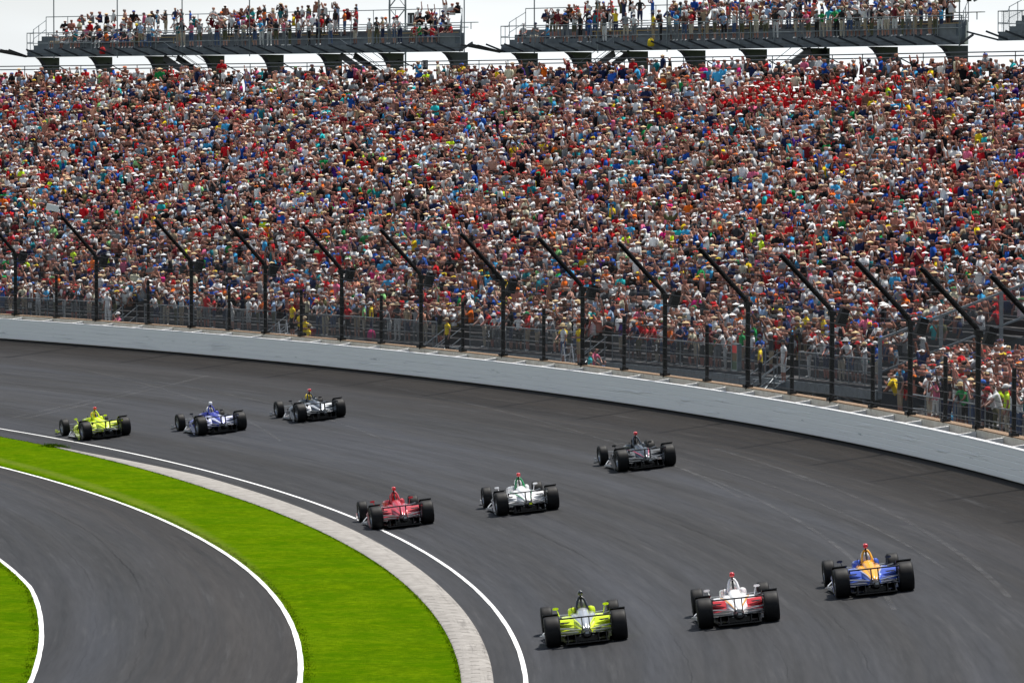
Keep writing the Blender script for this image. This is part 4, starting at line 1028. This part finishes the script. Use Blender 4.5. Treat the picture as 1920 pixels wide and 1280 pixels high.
def person(p, face, kind, shirt, trs='khaki', hat=None, hatc='white', hair=0, skin=0, scale=1., label='', group=None, longt=False, glasses=False, prop=None):
    """face: world heading (degrees) the person looks to"""
    global NP; NP += 1
    me, J = BODY[kind]; o = bpy.data.objects.new('person', me); COL.objects.link(o)
    o.location = p; o.rotation_euler = (0, 0, R(face + 90)); o.scale = (scale,) * 3
    sk = cloth('skin', 'tone%d' % skin, pal_skin[skin]); tm = cloth('trousers', trs, pal_trs[trs])
    ms = [sk, cloth('shirt', shirt, pal_shirt[shirt]), tm, M['sign_black'] if NP % 3 else M['foam'], cloth('hair', 'tone%d' % hair, pal_hair[hair]), tm if longt else sk]
    for i, m_ in enumerate(ms): o.material_slots[i].link = 'OBJECT'; o.material_slots[i].material = m_
    tag(o, label, 'person', group)
    hd = Vector(J['hd'])
    if hat:
        h = bpy.data.objects.new(hat, HATS[hat]); COL.objects.link(h); h.parent = o; h.location = (hd.x, hd.y, hd.z + .045)
        h.material_slots[0].link = 'OBJECT'; h.material_slots[0].material = cloth('hat', hatc, pal_cap[hatc])
    if glasses: h = bpy.data.objects.new('sunglasses', SM['sunglasses']); COL.objects.link(h); h.parent = o; h.location = (hd.x, hd.y - .093, hd.z + .012)
    return o
def col_words(s): return s.replace('_', ' ')
ORD = lambda n: str(n) + ('th' if 10 <= n % 100 <= 20 else {1: 'st', 2: 'nd', 3: 'rd'}.get(n % 10, 'th'))
PTXT = dict(stand='standing', walk='standing', lean='leaning forward', phone='filming', photo_high='photographing', crossed='arms folded', clap='clapping', wave='waving', cheer='both arms up', hips='hands on hips', point='pointing', sit='sitting', sit_clap='sitting')
def describe(kind, shirt, hat, hatc, where, n):
    ht = {'cap': col_words(hatc) + ' cap', 'sun_hat': col_words(hatc) + ' hat', None: 'no hat'}[hat]
    return 'person %s, %s shirt, %s, %s from left %s' % (PTXT[kind], col_words(shirt), ht, ORD(n), where)
taken = []
def rand_look():
    return dict(shirt=wpick(SHW), trs=rnd.choice(list(pal_trs)), hat=rnd.choices([None, 'cap', 'sun_hat'], [38, 50, 12])[0], hair=rnd.randrange(6), skin=rnd.choices(range(6), [6, 6, 6, 4, 4, 1.5])[0], scale=rnd.uniform(.93, 1.06), longt=rnd.random() < .3, glasses=rnd.random() < .45)
def facing(t): return t + 180                      # towards the track, the turn centre

# ---- front row at the rail of the main section (left to right in the picture = falling angle)
t = 42.6; n = 0
while t > SEC + .25:
    t -= math.degrees(rnd.uniform(.55, 1.05) / RF)
    if any(abs(t - gp) < .33 for gp in GAPS) or t < SEC + .2: continue
    n += 1; k = rnd.choices(['lean', 'stand', 'crossed', 'clap', 'phone', 'wave', 'hips', 'photo_high'], [38, 16, 10, 10, 12, 3, 5, 6])[0]; lk = rand_look(); hc = wpick(CPW) if lk['hat'] != 'sun_hat' else rnd.choice(['straw', 'white', 'tan'])
    r_ = RF + (.14 if k == 'lean' else .1); yaw = rnd.uniform(-30, 30)
    person(pol(r_, t, ZF0 + .004), facing(t) + yaw, k, hatc=hc, label=describe(k, lk['shirt'], lk['hat'], hc, 'at lower front rail', n), group='spectators along the lower front rail', **lk)
    taken.append((r_, t))
# ---- front row of the right-hand section
t = 15.0; n = 0
while t > 10.6:
    t -= math.degrees(rnd.uniform(.5, .72) / RS); n += 1
    k = rnd.choices(['lean', 'stand', 'crossed', 'clap', 'phone', 'photo_high', 'cheer'], [20, 26, 10, 12, 12, 10, 4])[0]; lk = rand_look(); hc = wpick(CPW) if lk['hat'] != 'sun_hat' else 'straw'
    person(pol(RS + .12, t, ZS + .004), facing(t) + rnd.uniform(-30, 30), k, hatc=hc, label=describe(k, lk['shirt'], lk['hat'], hc, 'in near right section', n), group='spectators at the front of the near right section', **lk)
# ---- upper decks: (angle from, angle to, tier, pose list, mean spacing)
LO = {'on left upper deck': 42.55, 'on middle upper deck': 34.3}
def deck_people(D, spans, where, grp, zoff):
    z0 = ZD + zoff; d, tiers_ = D; n = 0; items = []; lo = LO[where]
    for a, c, tier, kinds, spc in spans:
        t = a
        while t > c:
            t -= math.degrees(rnd.uniform(spc * .7, spc * 1.4) / 316)
            items.append((t, tier, rnd.choice(kinds)))
    items.sort(key=lambda q: -q[0])
    for t, tier, k in items:
        t = max(t, lo + .19 * (tiers_[tier][0] - RD) + .06); n += 1; lk = rand_look(); hc = wpick(CPW) if lk['hat'] != 'sun_hat' else rnd.choice(['straw', 'tan', 'white'])
        r_ = RD + (.75 if k.startswith('sit') else .42) if tier == 0 else tiers_[tier][0] + (.25 if k.startswith('sit') else .35)
        z = tiers_[tier][1] + .004
        person(pol(r_, t, z), facing(t) + rnd.uniform(-35, 35), k, hatc=hc, label=describe(k, lk['shirt'], lk['hat'], hc, where, n), group=grp, **lk)
SIT = ['sit', 'sit', 'sit_clap']; STN = ['stand', 'phone', 'lean', 'crossed', 'clap', 'photo_high', 'hips', 'stand']
deck_people(LD, [(49.6, 47.9, 0, SIT, .75), (49.6, 47.9, 1, SIT, .8), (48.3, 47.7, 3, STN, .7), (48.0, 47.9, 0, STN, .6), (47.62, 47.5, 1, STN, .6), (47.35, 47.25, 0, STN, .6),
    (47.15, 44.85, 0, STN, .78), (47.1, 44.8, 2, STN, .95), (46.8, 44.9, 3, STN, 1.5), (44.75, 44.65, 0, ['stand'], .6), (44.4, 44.15, 0, ['stand'], 1.2), (43.95, 43.45, 0, STN, .6), (43.8, 43.4, 2, ['cheer', 'photo_high', 'wave'], 1.0), (43.4, 42.65, 0, SIT, .62), (43.3, 42.9, 1, STN, .8)],
    'on left upper deck', 'spectators on the left upper deck', .06)
deck_people(RDK, [(41.5, 41.0, 0, SIT, .8), (41.3, 40.1, 1, STN, .62), (41.1, 40.0, 3, STN, .9), (40.9, 40.1, 0, STN, 1.2), (39.75, 39.5, 0, STN, .6), (39.3, 37.15, 0, STN, .66), (39.4, 37.1, 2, STN, .62), (39.2, 37.3, 3, STN, 1.0), (36.9, 34.5, 0, STN, .6), (36.8, 34.5, 2, STN, .55), (36.7, 34.6, 3, ['cheer', 'photo_high', 'stand'], .9)],
    'on middle upper deck', 'spectators on the middle upper deck', -.06)
# ---- marshals, photographers and others behind the wall
def special(p, face, kind, **k): return person(p, face, kind, **k)
FZ_ = 1.0
GY = 'marshals in yellow shirts behind the wall'
special(pol(264.3, 28.43, 1.67), facing(28.4), 'stand', shirt='yellow', trs='black', hat='cap', hatc='tan', longt=True, label='marshal in yellow shirt standing alone on the small stair landing', group=GY)
for p_, k_, f_, tx in (((265.2, 32.09, 1.88), 'stand', 0, 'marshal in yellow shirt at the top of the stair, highest of the four'), ((264.2, 31.54, 1.57), 'crossed', 0, 'second marshal from the top in the file of four in yellow shirts'), ((263.2, 31.04, 1.37), 'crossed', 30, 'third marshal down in the file of four in yellow shirts, arms folded'), ((262.2, 30.56, 1.10), 'stand', 170, 'lowest of the four marshals in yellow shirts, seen from behind')):
    special(pol(*p_), facing(p_[1]) + f_, k_, shirt='yellow', trs='black', hat='cap', hatc='tan', label=tx, group=GY)
special(pol(263, 21.14, 1.81), facing(21) - 25, 'hips', shirt='yellow', trs='black', hair=4, longt=True, label='grey haired marshal in yellow shirt beside the red signal light', group=GY)
special(pol(264.5, 21.37, 1.89), facing(21), 'stand', shirt='white', trs='white', hat='cap', hatc='black', label='person in white sleeveless top right of the grey haired marshal', group='people standing behind the wall')
special(pol(262.5, 25.15, 2.43), facing(25) + 25, 'sit', shirt='yellow', trs='khaki', hat='cap', hatc='tan', label='marshal in yellow shirt sitting left of the ladder', group=GY)
special(pol(262.7, 24.90, 1.99), facing(25), 'crossed', shirt='yellow', trs='khaki', hat='cap', hatc='tan', label='marshal in yellow shirt standing just left of the orange shirted man', group=GY)
special(pol(262.2, 25.02, 1.98), facing(25), 'stand', shirt='white', trs='denim', hat='sun_hat', hatc='straw', label='person in white top and straw hat between two yellow marshals', group='people standing behind the wall')
special(pol(266.3, 26.47, 2.03), facing(26), 'photo_high', shirt='orange', trs='black', hat='cap', hatc='white', scale=1.12, label='tall person in bright orange shirt with both hands up at the face', group='people standing behind the wall')
special(pol(257.5, 22.12, 1.41), facing(21) + 170, 'stand', shirt='turquoise', trs='denim', hair=3, label='person in turquoise shirt seen from behind, right behind the wall', group='people standing behind the wall')
special(pol(259.0, 22.86, 1.45), facing(21) + 120, 'lean', shirt='pink', trs='black', hair=5, label='person in pink top bending beside the ladder', group='people standing behind the wall')
special(pol(256.0, 21.0, 1.30), facing(20) + 170, 'stand', shirt='light_blue', trs='denim', hair=0, label='dark haired person in pale shirt, only head and shoulders above the wall', group='people standing behind the wall')
special(pol(257.5, 32.86, 1.81), facing(33), 'kneel', shirt='pink', trs='khaki', hat='cap', hatc='white', label='photographer in pink shirt and white cap crouching behind the wall at left', group='people standing behind the wall')
special(pol(264, 35.59, 2.0), facing(35) + 20, 'stand', shirt='white', trs='white', hat='cap', hatc='white', longt=True, label='person all in white with white cap standing behind the fence at left', group='people standing behind the wall')
special(pol(258.6, 15.64, 2.0), facing(15.5), 'point', shirt='charcoal', trs='khaki', hair=2, label='person in grey shirt pointing to the left at the near end of the rail', group='people standing behind the wall')
# stewards standing in the crowd
GS = 'stewards in bright shirts in the crowd'
for p_, c_, tr_, h_, tx in (((269.9, 39.27, 3.16), 'neon_yellow', 'black', None, 'steward in neon yellow shirt at the far left behind the rail'), ((271.64, 38.86, 3.73), 'neon_yellow', 'black', 'cap', 'steward in neon yellow shirt and white cap above the rail at left'), ((270.77, 37.85, 3.45), 'neon_yellow', 'black', 'cap', 'steward in neon yellow shirt beside an orange shirt'), ((270.5, 38.1, 3.41), 'orange', 'black', None, 'person in orange shirt partly behind the second tall post'),
    ((276.86, 26.94, 5.32), 'neon_yellow', 'black', 'cap', 'steward in neon yellow shirt high above the tip of a fence arm'), ((267.29, 22.36, 2.47), 'yellow', 'khaki', 'sun_hat', 'left of three yellow shirted people above the rail beyond the signal light'), ((268.2, 22.6, 2.67), 'yellow', 'khaki', 'cap', 'middle of three yellow shirted people above the rail beyond the signal light'), ((268.2, 22.25, 2.60), 'yellow', 'khaki', None, 'right of three yellow shirted people above the rail beyond the signal light'), ((301.2, 32.13, 12.55), 'neon_yellow', 'black', None, 'tall steward in bright green yellow shirt in the red shirted block')):
    special(pol(*p_), facing(p_[1]), 'stand' if p_[0] > 269 else 'crossed', shirt=c_, trs=tr_, hat=h_, hatc='white' if h_ != 'sun_hat' else 'straw', longt=True, scale=1.08, label=tx, group=GS)
# drivers in the cars
helm = dict(zip(range(9), ('grey', 'white', 'white', 'red', 'white', 'black', 'yellow', 'white', 'yellow')))
def helmet_mesh():
    b = MB(); n = 14; rings = []
    for i in range(8):
        a = math.pi * (i + .4) / 7.8; rings.append([(.125 * math.sin(a) * math.cos(2 * math.pi * k / n), .145 * math.sin(a) * math.sin(2 * math.pi * k / n), .135 * math.cos(a)) for k in range(n)])
    b.loft(rings); me = bpy.data.meshes.new('helmet'); me.from_pydata(b.v, [], b.f); me.materials.append(None); me.polygons.foreach_set('use_smooth', [True] * len(me.polygons)); return me
HM = helmet_mesh()
for i, cr in enumerate(car_roots):
    bpy.context.view_layer.update(); mw = Matrix.LocRotScale(cr.location, cr.rotation_quaternion, None)
    o = person((0, 0, 0), 90, 'driver', 'white' if i % 2 else 'navy', 'black', label='driver with %s helmet in the %s' % (helm[i], CARS[i][1].split(',')[0].split(' with')[0]), group='drivers in the racing cars', longt=True)
    m3 = mw @ Matrix.Translation((0, 1.42, .02)) @ Matrix.Rotation(math.pi, 4, 'Z'); o.matrix_world = m3
    h = bpy.data.objects.new('helmet', HM); COL.objects.link(h); h.parent = o; hd = BODY['driver'][1]['hd']; h.location = (hd[0], hd[1], hd[2] + .02); h.material_slots[0].link = 'OBJECT'; h.material_slots[0].material = cloth('hat', helm[i], pal_cap[helm[i]])
print('PEOPLE', NP)

# ---- the crowd as one mesh
CV = []
for kd in ('stand', 'crossed', 'clap', 'phone', 'photo_high', 'wave', 'cheer', 'lean', 'hips', 'point'):
    m2, reg, J = skin_body(kd, 0, False, True, .85)
    m2.calc_loop_triangles()
    v = np.zeros(len(m2.vertices) * 3, np.float32); m2.vertices.foreach_get('co', v); v = v.reshape(-1, 3)
    nt_ = len(m2.loop_triangles); f = np.zeros(nt_ * 3, np.int32); m2.loop_triangles.foreach_get('vertices', f); f = f.reshape(-1, 3)
    pi = np.zeros(nt_, np.int32); m2.loop_triangles.foreach_get('polygon_index', pi); rg = np.array(reg)[pi]
    hd = J['hd']; n0 = len(v)
    # cap brim (or hat brim) as extra triangles, region 6 = cap brim, 7 = hat disc
    hx, hy, hz = hd
    br = np.array([(hx - .075, hy - .07, hz + .055), (hx + .075, hy - .07, hz + .055), (hx + .06, hy - .19, hz + .035), (hx - .06, hy - .19, hz + .035)], np.float32)
    dk = np.array([(hx + .155 * math.cos(k * math.pi / 4), hy + .155 * math.sin(k * math.pi / 4), hz + .03) for k in range(8)] + [(hx, hy, hz + .115)], np.float32)
    cr_ = [(hx + q_ * math.cos(k * math.pi / 4 + .4), hy + q_ * 1.05 * math.sin(k * math.pi / 4 + .4), hz + z_) for z_, q_ in ((.02, .098), (.075, .078)) for k in range(8)] + [(hx, hy, hz + .105)]
    crf = [(k, (k + 1) % 8, 8 + (k + 1) % 8) for k in range(8)] + [(k, 8 + (k + 1) % 8, 8 + k) for k in range(8)] + [(8 + k, 8 + (k + 1) % 8, 16) for k in range(8)]
    br = np.vstack([br, np.array(cr_, np.float32)]); dk[:8, :2] = (dk[:8, :2] - np.array([hx, hy])) * 1.12 + np.array([hx, hy])
    vc = np.vstack([v, br]); fc = np.vstack([f, [(n0, n0 + 1, n0 + 2), (n0, n0 + 2, n0 + 3)] + [(n0 + 4 + a_, n0 + 4 + b_, n0 + 4 + c_) for a_, b_, c_ in crf]]); rc = np.concatenate([rg, [4] * (2 + len(crf))])
    vh = np.vstack([v, dk]); fh = np.vstack([f, [(n0 + k, n0 + (k + 1) % 8, n0 + 8) for k in range(8)]]); rh = np.concatenate([rg, [4] * 8])
    CV.append(dict(none=(v, f, rg), cap=(vc, fc, rc), sun=(vh, fh, rh)))
KW = np.array([22, 14, 14, 14, 7, 4, 3, 8, 5, 3], float); KW /= KW.sum()
sn, sw = list(pal_shirt), np.array([SHW[k] for k in pal_shirt], float); sw /= sw.sum(); SCOL = np.array([pal_shirt[k] for k in sn])
cn_, cw_ = list(pal_cap), np.array([CPW[k] for k in pal_cap], float); cw_ /= cw_.sum(); CCOL = np.array([pal_cap[k] for k in cn_]); TC = np.array(list(pal_trs.values()))
spots = []
for i in range(NROW):
    r0 = RF + i * RP + .42; z = row_floor(RF + i * RP)
    ta, tb = SEC + .25, (46.0 if i < 6 else 53.5)
    
    t = ta
    while t < tb:
        t += math.degrees(nrg.uniform(.45, .64) / r0)
        if i == 0 or nrg.random() < .02: continue
        spots.append((r0 + nrg.uniform(-.12, .12), t, z, 0))
    if i < 3:
        for j in range(230):
            tq = nrg.uniform(SEC + .3, 44); 
            if all(abs(tq - gp) > .3 for gp in GAPS): spots.append((RF + .62 + .2 * i + nrg.uniform(0, .15), tq, ZF0 + .05, 0))
for i in range(17):
    r0 = RS + .75 + i * .62; t = 3.0
    while t < rs_max(r0) - .1:
        t += math.degrees(nrg.uniform(.42, .72) / r0)
        spots.append((r0 + nrg.uniform(-.1, .1), t, rfloor(r0), 1))
for D, zo, sp_ in ((LD, .06, [(47.2, 44.8), (49.5, 47.9), (43.3, 43.0)]), (RDK, -.06, [(41.2, 40.05), (39.3, 37.2), (36.9, 34.5)])):
    for a, c in sp_:
        for tier in (1, 3):
            t = c
            while t < a:
                t += math.degrees(nrg.uniform(.5, 1.1) / 316); spots.append((D[1][tier][0] + .45, t, D[1][tier][1], 0))
AV, AF, AC, off = [], [], [], 0
print('CROWD', len(spots))
for (r_, t_, z_, flg) in spots:
    kv = CV[nrg.choice(10, p=KW)]; hk = nrg.choice(3, p=[.44, .49, .07]); v, f, rg = kv[('none', 'cap', 'sun')[hk]]
    s = nrg.uniform(.93, 1.06); wd = nrg.uniform(1.04, 1.28); a = R(t_ + 180 + 90 + nrg.uniform(-45, 40)); ca, sa = math.cos(a), math.sin(a)
    hgt = nrg.uniform(-.20, .12) if nrg.random() > .04 else .30
    if r_ > RF + (NROW - 2) * RP and flg == 0 and r_ < RD: hgt += nrg.uniform(.05, .40)
    x = v[:, 0] * s * wd; y = v[:, 1] * s; X, Y, _ = pol(r_, t_)
    q = np.empty_like(v); q[:, 0] = X + x * ca - y * sa; q[:, 1] = Y + x * sa + y * ca; q[:, 2] = v[:, 2] * s + z_ + hgt
    sc_ = SCOL[nrg.choice(len(sn), p=sw)] * nrg.uniform(.8, 1.2)
    if 32.2 < t_ < 34.9 and 299.0 < r_ < 303.8 and nrg.random() < .75: sc_ = np.array(pal_shirt['red']); hk = 1 if hk == 0 else hk
    ccol = CCOL[nrg.choice(len(cn_), p=cw_)] if hk == 1 else CCOL[cn_.index(('straw', 'white', 'tan')[nrg.integers(3)])]
    if 32.2 < t_ < 34.9 and 299.0 < r_ < 303.8: ccol = CCOL[0]
    if nrg.random() < .08: sc_ = np.array(pal_skin[nrg.integers(5)])
    hr = np.array(pal_hair[nrg.integers(6)]) if hk == 0 else ccol
    sk = np.array(pal_skin[nrg.choice(6, p=[.22, .22, .2, .16, .14, .06])]) * nrg.uniform(.8, 1.1)
    sk = sk * 1.0
    tb_ = np.stack([sk, sc_, TC[nrg.integers(len(TC))], sk, hr, sk])
    AV.append(q); AF.append(f + off); AC.append(tb_[rg]); off += len(v)
AV = np.vstack(AV).astype(np.float32); AF = np.vstack(AF).astype(np.int32); AC = np.vstack(AC).astype(np.float32)
print('crowd tris', len(AF))
cme = bpy.data.meshes.new('crowd'); cme.vertices.add(len(AV)); cme.vertices.foreach_set('co', AV.ravel()); cme.loops.add(len(AF) * 3); cme.loops.foreach_set('vertex_index', AF.ravel())
cme.polygons.add(len(AF)); cme.polygons.foreach_set('loop_start', np.arange(0, len(AF) * 3, 3, dtype=np.int32)); cme.update(calc_edges=True)
at = cme.attributes.new('cloth_colour', 'FLOAT_COLOR', 'CORNER'); cc4 = np.ones((len(AF), 3, 4), np.float32); cc4[:, :, :3] = AC[:, None, :]; at.data.foreach_set('color', cc4.ravel())
g = NG('crowd_cloth'); a_ = g.n('ShaderNodeAttribute', attribute_name='cloth_colour'); g.b.inputs['Specular IOR Level'].default_value = .12; g.col(a_.outputs['Color'], .8); cme.materials.append(g.m)
cro = bpy.data.objects.new('crowd', cme); COL.objects.link(cro)
tag(cro, 'dense crowd of thousands of spectators in summer clothes and caps filling the stand', 'crowd', kind='stuff')

# ------------------------------------------------------------------ small things
# signal light on a fence post
sg = tag(empty('signal_light', pol(FR - .2, 16.34, FZ + 1.05), R(16.4)), 'red signal light in a grey frame fixed to a black fence post', 'signal light')
b = MB(); b.box((0, 0, 0), (.14, .62, .98)); b.box((-.08, 0, .46), (.04, .66, .06)); b.box((-.08, 0, -.46), (.04, .66, .06))
for s in (-1, 1): b.box((-.08, s * .30, 0), (.04, .06, .86))
b.build('frame', M['steel_light'], sg)
for i, (c_, e_) in enumerate((((.40, .005, .01), .12), ((.10, .045, .01), 0), ((.01, .05, .02), 0))):
    mm = mat('lamp_%d' % i, c_, .3)
    if e_: mm.node_tree.nodes['Principled BSDF'].inputs['Emission Color'].default_value = (.6, .01, .02, 1); mm.node_tree.nodes['Principled BSDF'].inputs['Emission Strength'].default_value = e_
    b = MB(); b.box((-.078, 0, .29 - i * .29), (.02, .50, .27)); b.build('lamp', mm, sg)
# coolers, bags and flags
def cooler(p, t, c, lid, label):
    e = tag(empty('cooler', p, R(t)), label, 'cooler', 'coolers left on the front walkway'); b = MB(); b.box((0, 0, .17), (.34, .56, .34), top=1.05); b.build('body', c, e); b = MB(); b.box((0, 0, .37), (.37, .60, .06)); b.box((0, 0, .41), (.06, .4, .02)); b.build('lid', lid, e)
cooler(pol(RS + .3, 14.86, ZS + .01), 14, MC.get('hatred') or cloth('hat', 'red', pal_cap['red']), M['foam'], 'red cooler on the floor of the near right section')
cooler(pol(RF + .05, 31.98, ZF0 + .005), 34, cloth('hat', 'red', pal_cap['red']), M['foam'], 'red cooler behind the rail right of the yellow marshals')
cooler(pol(RS + .3, 13.36, ZS + .01), 12, M['sign_black'], M['foam'], 'black cooler with white lid near the right edge')
cooler(pol(RF + .05, 38.34, ZF0 + .005), 41, cloth('hat', 'red', pal_cap['red']), M['foam'], 'red and white cooler at the far left behind the rail')
def bag(p, c, label, s=1.):
    b = MB(); b.loft([[(x * s + p[0], y * s + p[1], z * s + p[2]) for x, y, z in sec(0, -.16, .16, -.12, .12, 10)]] * 0 or [[((.20 * k_) * s * math.cos(2 * math.pi * i / 10) + p[0], (.14 * k_) * s * math.sin(2 * math.pi * i / 10) + p[1], z_ * s + p[2]) for i in range(10)] for z_, k_ in ((0, .8), (.08, 1.05), (.28, 1.), (.42, .75), (.47, .35))])
    b.tube([(p[0] - .08 * s, p[1], p[2] + .46 * s), (p[0], p[1], p[2] + .54 * s), (p[0] + .08 * s, p[1], p[2] + .46 * s)], .015, 5)
    tag(recalc(b.build('bag', c, smooth=True)), label, 'bag')
bag(pol(RS + .25, 14.43, ZS + .01), cloth('shirt', 'sky_blue', pal_shirt['sky_blue']), 'bright blue bag on the floor beside the red cooler at right')
bag(pol(RD - .25, 48.45, ZD + .2), cloth('hat', 'red', pal_cap['red']), 'dark red bag hanging from the front of the left upper deck')
bag(pol(RD - .25, 39.05, ZD + .15), cloth('shirt', 'yellow', pal_shirt['yellow']), 'yellow bag hanging from the front of the middle upper deck')
bag(pol(RF - .1, 30.68, ZF0 + .01), cloth('shirt', 'magenta', pal_shirt['magenta']), 'magenta bag on the floor behind the rail, left of a short post')
